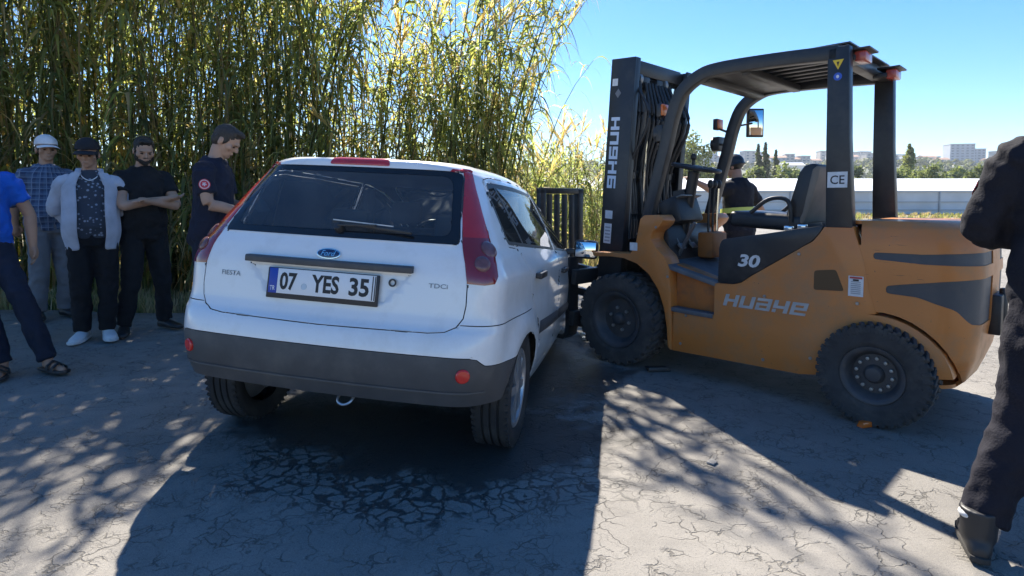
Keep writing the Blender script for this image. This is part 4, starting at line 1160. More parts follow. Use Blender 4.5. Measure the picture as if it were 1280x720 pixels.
for s_ in (1, -1):
    flt = lambda c, nn, s_=s_: c.y * s_ > .15
    cut_region(bm, seam, (1, 0, 0), (0, 0, 1), flt, LAY, 99)
    cut_region(bm, circ(0, .262, .365, 34), (1, 0, 0), (0, 0, 1), lambda c, nn, s_=s_: c.y * s_ > .30, LAY, 99)
for f in bm.faces:
    c = f.calc_center_median()
    if c.x > .10 or (math.hypot(c.x, c.z - .262) < .34 and abs(c.y) > .2): f[LAY] = 99
for s_ in (1, -1):
    flt = lambda c, nn, s_=s_: c.y * s_ > -.1 and nn.z < .7 and c.x < .1
    g1 = rounded([(.03, .955), (.03, .918), (-.2, .905), (-.60, .905), (-.60, .985), (-.2, .957)][::-1], [.0, .03, .015, .015, .02, .02], 3)
    g2 = rounded([(-.035, .775), (-.035, .735), (-.18, .728), (-.34, .675), (-.40, .60), (-.60, .59), (-.60, .86), (-.30, .822), (-.12, .792)], .02, 3)
    for g_ in (g1, g2): cut_region(bm, g_, (1, 0, 0), (0, 0, 1), lambda c, nn, s_=s_: c.y * s_ > .12 and nn.y * s_ > -.2 and c.x < .1, LAY, 2, (0,))
bm.verts.index_update()
cw = panel(bm, [f for f in bm.faces if f[LAY] == 0], 'counterweight', M_OR, fl, gap=0, thick=.02, edge=0, smooth=40)
for s_ in (1, -1):
    for z0, z1 in ((.5, .868), (.868, 1.1)):
        fs = [f for f in bm.faces if f[LAY] == 2 and f.calc_center_median().y * s_ > 0 and z0 < f.calc_center_median().z < z1]
        if fs: panel(bm, fs, 'vent_band', M_GROOVE, cw, gap=0, thick=.01, edge=0, raise_=-.006)
bm.free()
B().box((-.455, 0, .62), (.06, .22, .22)).cyl((-.48, 0, .50), (-.48, 0, .76), .02).done('tow_coupling', M_FBLK, cw, .01)
# --- overhead guard
def loft_bar(name, P, w, h, par, m=M_FBLK, bev=.006, up=(0, 1, 0)):
    b = B(); b.sweep(P, [(-h / 2, -w / 2), (h / 2, -w / 2), (h / 2, w / 2), (-h / 2, w / 2)], up=up); return b.done(name, m, par, bev)
gd = B(); gd_o = None
for s_ in (1, -1):
    v = .47 * s_
    b = B(); P = [(.300, 1.07), (.132, 1.07), (.172, 2.06), (.186, 2.12), (.30, 2.10)]
    P = [(.278, 1.085), (.135, 1.085), (.165, 1.6), (.180, 2.118), (.292, 2.112), (.288, 1.6)]
    b.prism(P, UZ, v - .035, v + .035); rp = b.done('rear_pillar', M_FBLK, fl, .008)
    lg = catmull([(.24, v, 2.085), (.60, v, 2.105), (.95, v, 2.112), (1.10, v, 2.085), (1.23, v, 1.995), (1.30, v, 1.84), (1.355, v, 1.62), (1.43, v, 1.35), (1.50, v, 1.09)], 6)
    loft_bar('front_leg', lg, .07, .082, fl)
    if s_ == 1: near_pillar = rp
for u, hh, ww in ((1.09, .07, .10), (.80, .05, .06), (.27, .08, .07)): B().box((u, 0, 2.10 - (.02 if u > .5 else 0)), (ww, .87, hh)).done('guard_cross_member', M_FBLK, fl, .008)
for i, v in enumerate(np.linspace(-.36, .36, 7)): B().box((.68, v, 2.125), (.86, .045, .022)).done('guard_slat', M_FBLK, fl, .004)
B().box((.96, 0, 2.085), (.25, .86, .012)).done('guard_front_plate', M_FBLK, fl, .003)
B().box((.53, 0, 2.150), (.66, .84, .008)).done('guard_rain_cover', mat('smoked_roof_sheet', (.05, .05, .055), .4), fl)
for s_ in (1, -1):
    b = B().box((.215, .33 * s_, 2.06), (.08, .16, .03)).box((.165, .33 * s_, 2.105), (.13, .18, .012)); hs = b.done('lamp_bracket', M_FBLK, fl, .004)
    B().box((.155, .33 * s_, 2.068), (.06, .13, .058)).done('tail_lamp', M_REDL, hs, .008)
# --- mast (leaning slightly back)
TILT = R(4.2); MP = Vector((1.98, 0, .20))
def mt(u, v, z):
    """mast frame -> forklift frame"""
    u0 = u - MP.x; z0 = z - MP.z
    return Vector((MP.x + u0 * math.cos(TILT) - z0 * math.sin(TILT), v, MP.z + z0 * math.cos(TILT) + u0 * math.sin(TILT)))
RM = Matrix.Rotation(-TILT, 3, 'Y')
def mbox(b, c, d): b.box(mt(*c), d, RM); return b
HT = 2.36
for s_ in (1, -1):
    v = .355 if s_ > 0 else -.47
    b = B(); mbox(b, (1.960, v, .18 + HT / 2 - .09), (.225, .016, HT - .18)); mbox(b, (1.856, v - .03 * s_, .18 + HT / 2 - .09), (.016, .065, HT - .18)); mbox(b, (2.065, v - .03 * s_, .18 + HT / 2 - .09), (.016, .065, HT - .18))
    ch = b.done('outer_mast_channel', M_FBLK, fl, .003)
    if s_ == 1: near_ch = ch
    v = .285 if s_ > 0 else -.40
    b = B(); mbox(b, (2.01, v, .22 + HT / 2 - .11), (.125, .016, HT - .22)); mbox(b, (1.955, v - .03 * s_, .22 + HT / 2 - .11), (.016, .06, HT - .22)); mbox(b, (2.065, v - .03 * s_, .22 + HT / 2 - .11), (.016, .06, HT - .22))
    b.done('inner_mast_channel', M_FBLK, fl, .003)
    b = B(); b.cyl(mt(1.90, .27 * s_, .25), mt(1.90, .27 * s_, 1.45), .036, seg=20); b.cyl(mt(1.90, .27 * s_, 1.43), mt(1.90, .27 * s_, 1.48), .045, seg=20); cyo = b.done('lift_cylinder', M_FBLK, fl)
    B().cyl(mt(1.90, .27 * s_, 1.46), mt(1.90, .27 * s_, 2.20), .019, seg=16).done('chrome_rod', M_CHROME, cyo)
    b = B()
    for i in range(46):
        mbox(b, (1.945 + (.004 if i % 2 else -.004), .185 * s_, .55 + i * .037), (.024, .036 if i % 2 else .026, .030))
    b.done('lift_chain', M_STEEL, fl, 0)
    b = B(); b.cyl(mt(1.95, .165 * s_, 2.22), mt(1.95, .205 * s_, 2.22), .055, seg=24); b.done('chain_pulley', M_STEEL, fl, .004)
for z, hh, dep, u in ((2.30, .10, .05, 1.935), (1.45, .09, .03, 1.925), (.75, .13, .03, 1.925), (.30, .14, .05, 1.93)):
    b = B(); mbox(b, (u, -.055, z), (dep, .79, hh)); b.done('mast_cross_member', M_FBLK, fl, .006)
b = B(); mbox(b, (2.0, -.055, 2.345), (.16, .74, .04)); b.done('mast_top_plate', M_FBLK, fl, .006)
for s_ in (1, -1):
    b = B(); mbox(b, (1.99, .205 * s_, 1.24), (.11, .05, 1.98)); b.done('middle_mast_channel', M_FBLK, fl, .006)
b = B(); b.cyl(mt(1.99, 0, .30), mt(1.99, 0, 1.75), .068, seg=24); b.cyl(mt(1.99, 0, 1.72), mt(1.99, 0, 1.80), .078, seg=24); q = b.done('free_lift_cylinder', M_FBLK, fl, .004)
B().cyl(mt(1.99, 0, 1.78), mt(1.99, 0, 2.16), .045, seg=20).done('chrome_rod', M_STEEL, q)
b = B(); mbox(b, (2.045, .0, 1.30), (.012, .56, 1.96)); b.done('mast_filler_plate', M_FBLK, fl, .003)  # added dark plate; keeps sky and light from showing between the hoses
b = B(); mbox(b, (2.03, 0, 1.98), (.02, .40, .34)); mbox(b, (1.97, .10, 2.20), (.12, .10, .10)); mbox(b, (1.97, -.10, 2.20), (.12, .10, .10)); b.done('crosshead', M_FBLK, fl, .01)

for k, (v, r_) in enumerate(((.25, .014), (.215, .013), (.13, .014), (.085, .013), (.04, .013), (-.01, .014), (-.06, .012), (-.10, .014), (-.16, .013), (-.22, .014), (-.28, .013), (-.33, .014), (.29, .012))):
    P = [mt(1.90, v, 2.20), mt(1.86 - .01 * k, v, 1.9), mt(1.88, v + .012, 1.5), mt(1.85, v - .01, 1.15), mt(1.83, v, .88), mt(1.80, v - .10, .80), mt(1.75, v - .16, .78)]
    B().tube(catmull(P, 6), r_, 8).done('hydraulic_hose', M_SEATV if k % 2 else M_BLACKP, fl)
B().tube(catmull([mt(1.875, .33, 1.93), mt(1.865, .335, 1.6), mt(1.855, .30, 1.45), mt(1.85, .29, 1.0), mt(1.85, .27, .99), mt(1.85, .12, .985)], 6), .007, 8).done('steel_pipe', M_STEEL, fl)
B().tube([mt(1.872, .10, 2.05), mt(1.87, .10, 1.25)], .014, 10).done('free_lift_rod', M_CHROME, fl)
for s_ in (1, -1):
    b = B(); b.cyl((1.36, .30 * s_, .70), mt(1.91, .30 * s_, .62), .035, seg=18); tc_ = b.done('tilt_cylinder', M_FBLK, fl)
# head lamps and indicators on the front legs
for s_, u in ((1, 1.44), (-1, 1.52)):
    v = (.40 if s_ > 0 else -.62)
    b = B().box((u, v, 1.90), (.045, .075, .095)); b.bar((u - .02, v, 1.86), (1.33, .47 * s_, 1.80), .02, .02); il = b.done('indicator_lamp', M_FBLK, fl, .008)
    B().box((u - .028, v, 1.90), (.02, .085, .085)).done('amber_lens', M_AMBER, il, .01)
    b = B().lathe([(0, -.05), (.04, -.045), (.062, -.01), (.065, .03), (.05, .035), (0, .03)], (u, v, 1.73), (1, 0, 0), 20); b.bar((u - .02, v, 1.73), (1.36, .47 * s_, 1.70), .02, .02); b.box((u - .02, v, 1.73), (.06, .12, .12)); b.done('work_lamp', M_FBLK, fl, .006)
RZ = Matrix.Rotation(R(-42), 3, 'Z')
b = B().box((1.20, -.64, 1.885), (.03, .14, .235), RZ); b.bar((1.20, -.60, 1.88), (1.36, -.47, 1.84), .016, .016); mi = b.done('side_mirror', M_FBLK, fl, .012)
B().box(Vector((1.20, -.64, 1.885)) + RZ @ Vector((-.018, 0, 0)), (.008, .115, .205), RZ).done('mirror_glass', M_MIRROR, mi, .01)
B().box(Vector((1.20, -.64, 1.815)) + RZ @ Vector((-.022, .0, 0)), (.006, .085, .06), RZ).done('amber_reflector', mat('pale_amber', (.75, .42, .22), .3), mi, .004)
# --- carriage, load backrest and forks
CV = .20; CU = 2.18                                           # carriage pushed to the near side
b = B(); mbox(b, (2.13, CV * .5, .62), (.05, 1.0, .12)); mbox(b, (2.13, CV * .5, .28), (.05, 1.0, .12)); mbox(b, (2.12, .25, .45), (.04, .10, .5)); mbox(b, (2.12, -.25, .45), (.04, .10, .5)); b.done('fork_carriage', M_FBLK, fl, .006)
BU = 2.53
b = B()
def bk(u, v, z): return (u, v, z)
BT, BB, V0, V1 = 1.35, .66, -.02, .56
for v in (V0 + .04, V1 - .04): b.box((BU, v, (BT + BB) / 2), (.05, .075, BT - BB))
b.box((BU, (V0 + V1) / 2, BT - .02), (.05, V1 - V0, .05)); b.box((BU, (V0 + V1) / 2, BB + .03), (.05, V1 - V0, .06))
lb = b.done('load_backrest', M_FBLK, fl, .006)
for i in range(1, 5): B().box((BU, V0 + .04 + (V1 - V0 - .08) * i / 5, (BT + BB) / 2), (.03, .048, BT - BB - .1)).done('backrest_bar', M_FBLK, lb, .004)
for z in (.70, .50): B().bar((2.14, .30, z - .05), (BU, .36, z + .02), .05, .06).done('carriage_arm', M_FBLK, fl, .005)
for v in (.02, .50):
    b = B(); b.sweep([(2.20, v, .78), (2.20, v, .20), (2.215, v, .14), (2.25, v, .115), (2.6, v, .105), (3.2, v, .10)], [(-.02, -.06), (.02, -.06), (.02, .06), (-.02, .06)], up=(0, 1, 0), scl=[1, 1, 1, 1, .85, .5]); b.done('fork', M_FBLK, fl, .003)
# --- cab: dash, steering, levers, seat
b = B(); b.box((1.43, .12, 1.16), (.16, .34, .20), Matrix.Rotation(.35, 3, 'Y')); ds = b.done('dashboard', M_BLACKP, fl, .02)
B().box((1.40, .12, 1.262), (.13, .30, .012), Matrix.Rotation(.35, 3, 'Y')).done('dash_top', M_STEEL, ds, .004)
B().cyl((1.47, .06, .85), (1.335, .10, 1.46), .042, seg=16).box((1.42, .08, 1.2), (.10, .12, .25), Matrix.Rotation(.2, 3, 'Y')).done('steering_column', M_BLACKP, fl)
b = B(); cst = Vector((1.32, .10, 1.49)); T1 = Vector((1, 0, .20)).normalized(); T2 = Vector((0, 1, 0))
b.tube([cst + T1 * .175 * math.cos(t) + T2 * .175 * math.sin(t) for t in np.linspace(0, 2 * math.pi, 33)], .014, 8)
for a in (.3, 2.4, 4.5): b.bar(cst, cst + T1 * .17 * math.cos(a) + T2 * .17 * math.sin(a), .03, .012)
b.lathe([(0, .02), (.05, .015), (.06, -.02), (0, -.03)], cst, T1.cross(T2), 16); b.done('steering_wheel', M_BLACKP, fl)
b = B().cyl(cst + T1 * .1 + T2 * -.14, cst + T1 * .1 + T2 * -.14 + Vector((0, 0, .06)), .014); b.ell(cst + T1 * .1 + T2 * -.14 + Vector((0, 0, .075)), (.024, .024, .03)); b.done('steering_knob', M_BLACKP, fl)
for i in range(3):
    v = -.05 - .07 * i; P = [(1.29 - .0 * i, v, .95), (1.29, v, 1.15), (1.28, v, 1.34)]
    b = B().tube(P, .009, 8); lv_ = b.done('hydraulic_lever', M_CHROME if i == 2 else M_BLACKP, fl); B().ell((1.278, v, 1.37), (.022, .022, .035)).done('lever_knob', M_BLACKP, lv_)
B().box((1.29, -.12, .90), (.13, .24, .20)).done('lever_housing', M_ORD, fl, .02)
B().bar((1.40, .22, .80), (1.24, .25, 1.08), .02, .02).done('parking_brake_lever', M_STEEL, fl)
for v in (.05, -.15, .22): B().box((1.36, v, .90), (.05, .07, .015), Matrix.Rotation(-.8, 3, 'Y')).bar((1.37, v, .90), (1.42, v, .98), .012, .012).done('pedal', M_STEEL, fl, .003)
b = B().box((.74, 0, 1.105), (.50, .50, .11), Matrix.Rotation(-.05, 3, 'Y')); b.done('seat_cushion', M_SEATV, fl, .035, 3)
SB = [(.62, 1.09), (.545, 1.075), (.495, 1.10), (.41, 1.40), (.405, 1.455), (.435, 1.478), (.495, 1.47), (.53, 1.42)]
slab('seat_backrest', SB, -.24, .24, M_SEATV, bevel=.03)
slab('seat_back_shell', [(.535, 1.085), (.485, 1.095), (.405, 1.38), (.398, 1.452), (.415, 1.465), (.445, 1.44), (.50, 1.16)], -.20, .246, M_SEATB, bevel=.012)
for s_ in (1, -1): B().tube(catmull([(.56, .26 * s_, 1.10), (.58, .27 * s_, 1.24), (.70, .27 * s_, 1.25), (.82, .27 * s_, 1.16)], 5), .014, 8).done('hip_restraint', M_BLACKP, fl)
B().box((.25, 0, 1.10), (.16, .80, .02)).done('deck_plate', M_FBLK, fl, .003)
# --- side panel fittings
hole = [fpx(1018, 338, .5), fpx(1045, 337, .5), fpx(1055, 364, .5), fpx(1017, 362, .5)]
slab('opening_shade_plate', hole, .4985, .5022, mat('opening_shadow_brown', (.10, .055, .02), .7), r=.015, bevel=0)  # flat dark plate; the opening's shade is put into its colour
LF = lambda u, z, v=.503: Vector((u, v, z))
def decal(name, u0, z0, u1, z1, m, par=fl, v=.5025, th=.002): B_ = B().prism([(u0, z0), (u1, z0), (u1, z1), (u0, z1)], UZ, v, v + th); return B_.done(name, m, par)
lbd = decal('data_label', .148, .815, .072, .700, M_STICK)
decal('label_heading', .142, .811, .078, .800, mat('label_red', (.45, .05, .05), .5), lbd, .505, .0006)
for k in range(7): decal('label_line', .135, .785 - k * .011, .085, .780 - k * .011, mat('label_grey', (.30, .31, .33), .5), lbd, .505, .0006)
decal('label_mark', .125, .797, .095, .787, M_INK, lbd, .505, .0006)
# block letters of the maker's name: strokes on a 10 x 10 cell
GLY = {'H': [(0, 0, 2.4, 10), (6.6, 0, 9, 10), (2.4, 4, 6.6, 6.2)], 'U': [(0, 0, 2.4, 10), (6.6, 0, 9, 10), (2.4, 0, 6.6, 2.2)], 'A': [(0, 7.8, 9, 10), (6.8, 0, 9, 7.8), (0, 0, 6.8, 2), (0, 2, 2.2, 6), (2.2, 4.1, 6.8, 6)],
       'h': [(0, 0, 2.2, 2.6), (0, 3.4, 2.4, 10), (6.6, 0, 9, 10), (2.4, 3.4, 6.6, 5.6)], 'E': [(0, 0, 2.2, 10), (2.2, 7.8, 9, 10), (6.8, 4, 9, 7.8), (2.2, 4, 6.8, 6), (2.2, 0, 9, 2.0)]}
def brand(name, s_, m, par, org, xd, yd, nd, w, h, shear=.22):
    k = w / (len(s_) * 10.4 - 1.4)
    for i, ch in enumerate(s_):
        b = B()
        for (x0, y0, x1, y1) in GLY[ch]:
            P = [(x0, y0), (x1, y0), (x1, y1), (x0, y1)]
            b.prism([((i * 10.4 + p[0] + p[1] * shear) * k, p[1] * h / 10) for p in P], lambda a, c, d: org + xd * a + yd * c + nd * d, 0, .0012 + .0002 * i)
        b.done(name, m, par)
brand('maker_letter', 'HUAhE', M_SILV, fl, Vector((.892, .501, .548)), Vector((-1, 0, 0)), Vector((0, 0, 1)), Vector((0, 1, 0)), .515, .078)
u_m = Vector((-math.sin(TILT), 0, math.cos(TILT))); f_m = Vector((math.cos(TILT), 0, math.sin(TILT)))
NV = Vector((0, 1, 0))
o0 = mt(1.955, .3645, 1.905)
brand('maker_letter', 'HUAhE', M_PALE, near_ch, o0, -u_m, f_m * -1 * -1, NV, .56, .082, .0)
text('capacity_number', '30', M_STICK, fl, (.795, .505, .815), (-1, 0, 0), (0, 0, 1), .145, .082, .035, shear=.2)
def mast_decal(name, z0, z1, u0, u1, m):
    b = B(); b.prism([(u0, z0), (u1, z0), (u1, z1), (u0, z1)], lambda a, c, d: mt(a, .3635 + d, c), 0, .002); return b.done(name, m, near_ch)
mast_decal('mast_sticker', 2.15, 2.205, 2.00, 2.05, M_STICK); mast_decal('mast_label', 1.10, 1.165, 1.965, 2.035, M_STICK); q = mast_decal('mast_label', .90, 1.06, 1.965, 2.035, M_STICK)
for k in range(5): 
    b = B(); b.prism([(1.975, .915 + k * .027), (2.025, .915 + k * .027), (2.025, .927 + k * .027), (1.975, .927 + k * .027)], lambda a, c, d: mt(a, .3657 + d, c), 0, .0006); b.done('label_line', mat('label_grey', (.30, .31, .33), .5), q)
b = B(); b.prism([(2.0 + .028 * math.cos(t), 2.09 + .036 * math.sin(t)) for t in (0, math.pi / 2, math.pi, math.pi * 1.5)], lambda a, c, d: mt(a - .01, .3635 + d, c), 0, .002); b.prism([(2.0 + .014 * math.cos(t), 2.09 + .018 * math.sin(t)) for t in np.linspace(0, 6.28, 13)[:-1]], lambda a, c, d: mt(a - .01, .366 + d, c), 0, .001); b.done('maker_emblem', mat('emblem_grey', (.16, .165, .18), .5), near_ch)
# decals on the rear pillar
pv = .5055
text('approval_mark', 'CE', M_INK, near_pillar, (.222 + .035, pv + .0035, 1.335), (-1, 0, 0), (0, 0, 1), .075, .05, .01)
B().prism([(.272, 1.315), (.168, 1.315), (.168, 1.405), (.272, 1.405)], UZ, pv, pv + .003).done('approval_sticker', M_STICK, near_pillar)
B().prism([(.262, 2.04), (.205, 2.04), (.2335, 1.985)], UZ, pv, pv + .003).done('warning_sticker', M_YEL, near_pillar)
B().prism([(.2335 + .007 * x, 2.028 + .007 * y) for x, y in ((-1, 0), (1, 0), (0, -4))], UZ, pv + .0035, pv + .0042).done('warning_symbol', M_INK, near_pillar)
B().prism([(.2335 + .022 * math.cos(t), 1.945 + .022 * math.sin(t)) for t in np.linspace(0, 6.28, 19)[:-1]], UZ, pv, pv + .003).done('instruction_sticker', M_BLUS, near_pillar)
B().prism([(.2335 + .008 * math.cos(t), 1.945 + .010 * math.sin(t)) for t in np.linspace(0, 6.28, 9)[:-1]], UZ, pv + .0035, pv + .0042).done('instruction_symbol', M_STICK, near_pillar)
decal('cowl_sticker', 1.62, .87, 1.555, .93, M_STICK, v=.5165)
for u, z in ((.62, .235), (1.20, .235), (.62, .64), (1.16, .44), (.34, .30), (.42, .92), (.10, .66), (1.30, .70), (1.40, 1.05)):
    B().lathe([(0, .006), (.008, .006), (.011, .002), (.011, 0)], (u, .5155 if u > 1.27 else .5005, z), (0, 1, 0), 6).done('panel_bolt', M_BOLT, fl)
# --- wheels
def fork_wheel(name, c, s_, r, w, rim_r, nb, bolt_r, lug):
    e = bpy.data.objects.new(name, None); COL.objects.link(e); e.parent = fl; e.location = c
    h = w / 2; ax = (0, s_, 0)
    prof = [(rim_r, -h * .8), (rim_r + .02, -h), (r * .80, -h * 1.04), (r - .03, -h * .98), (r - .018, -h * .8), (r - .018, h * .8), (r - .03, h * .98), (r * .93, h * 1.02), (r * .86, h * 1.05), (r * .80, h * 1.03), (rim_r + .045, h * 1.06), (rim_r + .02, h), (rim_r, h * .8)]
    ty = B().lathe(prof, (0, 0, 0), ax, 56).done('tyre', M_RUBBER, e, smooth=40)
    b = B(); nl = lug; lw = 2 * math.pi * r / nl * .52
    for i in range(nl):
        for k in (-1, 1):
            a = 2 * math.pi * (i + (.5 if k > 0 else 0)) / nl; m_ = Matrix.Rotation(a, 3, 'Y')
            b.box(m_ @ Vector((0, k * h * .52, r - .012)), (lw, h * .95, .024), m_ @ Matrix.Rotation(.35 * k, 3, 'Z'))
            b.box(m_ @ Vector((0, k * h * .99, r - .032)), (lw * .9, .014, .045), m_)
    q = b.done('tread_lugs', M_RUBBER, ty, .003, 1); q['kind'] = 'stuff'
    B().lathe([(0, h * .35), (.05, h * .38), (rim_r * .72, h * .30), (rim_r * .80, h * .45), (rim_r * .86, h * .85), (rim_r * .95, h * .98), (rim_r + .008, h * 1.0), (rim_r + .012, h * .9), (rim_r + .004, h * .7)], (0, 0, 0), ax, 44).done('rim', M_RIM, e, smooth=40)
    B().lathe([(0, h * .80), (bolt_r * .42, h * .78), (bolt_r * .55, h * .60), (bolt_r * .60, h * .34)], (0, 0, 0), ax, 26).done('hub', M_RIM, e, .004)
    for i in range(nb):
        a = 2 * math.pi * (i + .25) / nb; p = Vector((bolt_r * math.cos(a), 0, bolt_r * math.sin(a)))
        B().cyl(p + Vector((0, s_ * h * .30, 0)), p + Vector((0, s_ * h * .52, 0)), .013 if nb < 8 else .0105, seg=6).done('wheel_nut', M_BOLT, e, .002)
    return e
for s_ in (1, -1):
    fork_wheel('front_wheel', (1.70, .475 * s_, .343), s_, .346, .225, .205, 6, .085, 30)
    fork_wheel('rear_wheel', (0.0, .485 * s_, .284), s_, .287, .19, .150, 12, .088, 40)
# ================================================================== people
def cmat(name, col, rough=.85, var=.18, vscale=7, bump=.25, bscale=120): return mat(name, col, rough, var=var, vscale=vscale, bump=bump, bscale=bscale, spec=.25)
M_SKIN = mat('skin_tan', (.36, .205, .135), .5, var=.12, vscale=9, spec=.35)
M_SKIN2 = mat('skin_olive', (.42, .25, .17), .5, var=.12, vscale=9, spec=.35)
M_HAIR = mat('dark_hair', (.014, .011, .009), .6, var=.4, vscale=60, bump=.5, bscale=160)
M_HAIRG = mat('brown_hair', (.035, .026, .02), .6, var=.4, vscale=60, bump=.5, bscale=160)
M_EYE = mat('eye_dark', (.02, .016, .014), .2)
M_SHOE = mat('dark_shoe', (.02, .02, .022), .5, var=.2)
M_SHOEW = mat('white_trainer', (.62, .61, .60), .6, var=.1)
def pattern(name, kind):
    if name in MATS: return MATS[name]
    m = bpy.data.materials.new(name); t = NT(m); p = t.N['Principled BSDF']; p.inputs['Roughness'].default_value = .85
    tc = t.N.new('ShaderNodeTexCoord').outputs['Object']
    if kind == 'check':
        sp = t.N.new('ShaderNodeSeparateXYZ'); t.L.new(tc, sp.inputs[0])
        def band(s, k, ph, a, b): return t.ss(t.m('SINE', t.m('ADD', t.m('MULTIPLY', s, k), ph)), a, b)
        ax = t.m('MULTIPLY', t.m('ARCTAN2', sp.outputs[0], sp.outputs[1]), .15)
        h = band(sp.outputs[2], 120, 0, -.1, .3); v = band(ax, 120, 0, -.1, .3); l1 = band(sp.outputs[2], 120, 1.57, .88, .98); l2 = band(ax, 120, 1.57, .88, .98)
        c = t.mix(t.m('MULTIPLY', t.m('ADD', h, v), .5), (.028, .045, .10), (.075, .12, .20))
        c = t.mix(t.m('MULTIPLY', t.m('MAXIMUM', l1, l2), .6), c, (.24, .29, .38))
    else:
        vo = t.N.new('ShaderNodeTexVoronoi'); vo.inputs['Scale'].default_value = 30; t.L.new(tc, vo.inputs['Vector']); n1, _ = t.noise(tc, 45, 4)
        c = t.mix(t.ss(t.m('ADD', vo.outputs['Distance'], t.m('MULTIPLY', n1, .35)), .38, .52, 1, 0), (.035, .045, .065), (.25, .29, .36))
    t.L.new(c, p.inputs['Base Color']); MATS[name] = m; return m

def loft(bm, rings, seg=16):
    """rings: list of (centre, lateral vec, depth vec) ellipse rings"""
    RR = []
    for c, a, b in rings:
        c, a, b = Vector(c), Vector(a), Vector(b)
        RR.append([bm.verts.new(c + a * math.cos(2 * math.pi * i / seg) + b * math.sin(2 * math.pi * i / seg)) for i in range(seg)])
    for A, C in zip(RR[:-1], RR[1:]):
        for i in range(seg): j = (i + 1) % seg; bm.faces.new((A[i], A[j], C[j], C[i]))
    bm.faces.new(list(reversed(RR[0]))); bm.faces.new(RR[-1])
def limb(bm, pts, seg=14, flat=False, ex=1.0):
    """tapered limb through (point, radius) with rounded ends"""
    P = [Vector(p) for p, r in pts]; rr = [r for p, r in pts]
    C = catmull([tuple(p) + (r,) for p, r in zip(P, rr)], 4)
    C = [(Vector(c[:3]), c[3]) for c in C]; rings = []
    n = len(C)
    for i, (c, r) in enumerate(C):
        t = (C[min(i + 1, n - 1)][0] - C[max(i - 1, 0)][0]).normalized(); x = t.orthogonal().normalized(); y = t.cross(x); rings.append((c, x * r, y * r))
    if not flat:
        t0 = (C[0][0] - C[1][0]).normalized(); t1 = (C[-1][0] - C[-2][0]).normalized(); r0, r1 = C[0][1], C[-1][1]
        h0 = [(C[0][0] + t0 * r0 * k, rings[0][1] * math.sqrt(1 - k * k), rings[0][2] * math.sqrt(1 - k * k)) for k in (.95, .7, .35)]
        h1 = [(C[-1][0] + t1 * r1 * k, rings[-1][1] * math.sqrt(1 - k * k), rings[-1][2] * math.sqrt(1 - k * k)) for k in (.35, .7, .95)]
        rings = h0 + rings + h1
    loft(bm, rings, seg)
def ellip(bm, c, r, rot=None):
    M_ = Matrix.Translation(c) @ (rot.to_4x4() if rot is not None else Matrix.Identity(4)) @ Matrix.Diagonal((*r, 1))
    bmesh.ops.create_uvsphere(bm, u_segments=18, v_segments=12, radius=1, matrix=M_)
def fuse(name, bm, m, parent, vox=.009, smooth=2, fold=0.0, fscale=9.0, seed=0):
    """fuse overlapping volumes to one continuous skin, soften it and add cloth folds"""
    bmesh.ops.recalc_face_normals(bm, faces=bm.faces)
    me = bpy.data.meshes.new(name); bm.to_mesh(me); bm.free()
    o = bpy.data.objects.new(name, me); COL.objects.link(o)
    md = o.modifiers.new('fuse', 'REMESH'); md.mode = 'VOXEL'; md.voxel_size = vox; md.use_smooth_shade = True
    bake(o); me = o.data
    b = bmesh.new(); b.from_mesh(me)
    for _ in range(smooth): bmesh.ops.smooth_vert(b, verts=b.verts, factor=.5, use_axis_x=True, use_axis_y=True, use_axis_z=True)
    if fold:
        b.normal_update(); off = Vector((seed * 3.1, seed * 1.7, seed))
        for v in b.verts:
            q = v.co; d = noise.noise(Vector((q.x * fscale, q.y * fscale, q.z * fscale * .55)) + off) + .5 * noise.noise(q * fscale * 2.3 + off)
            d = 1 - abs(d) * 2.2
            v.co += v.normal * fold * (d - .45)
    b.to_mesh(me); b.free(); me.polygons.foreach_set('use_smooth', [True] * len(me.polygons))
    me.materials.clear(); me.materials.append(m); o.parent = parent; me.update()
    return o
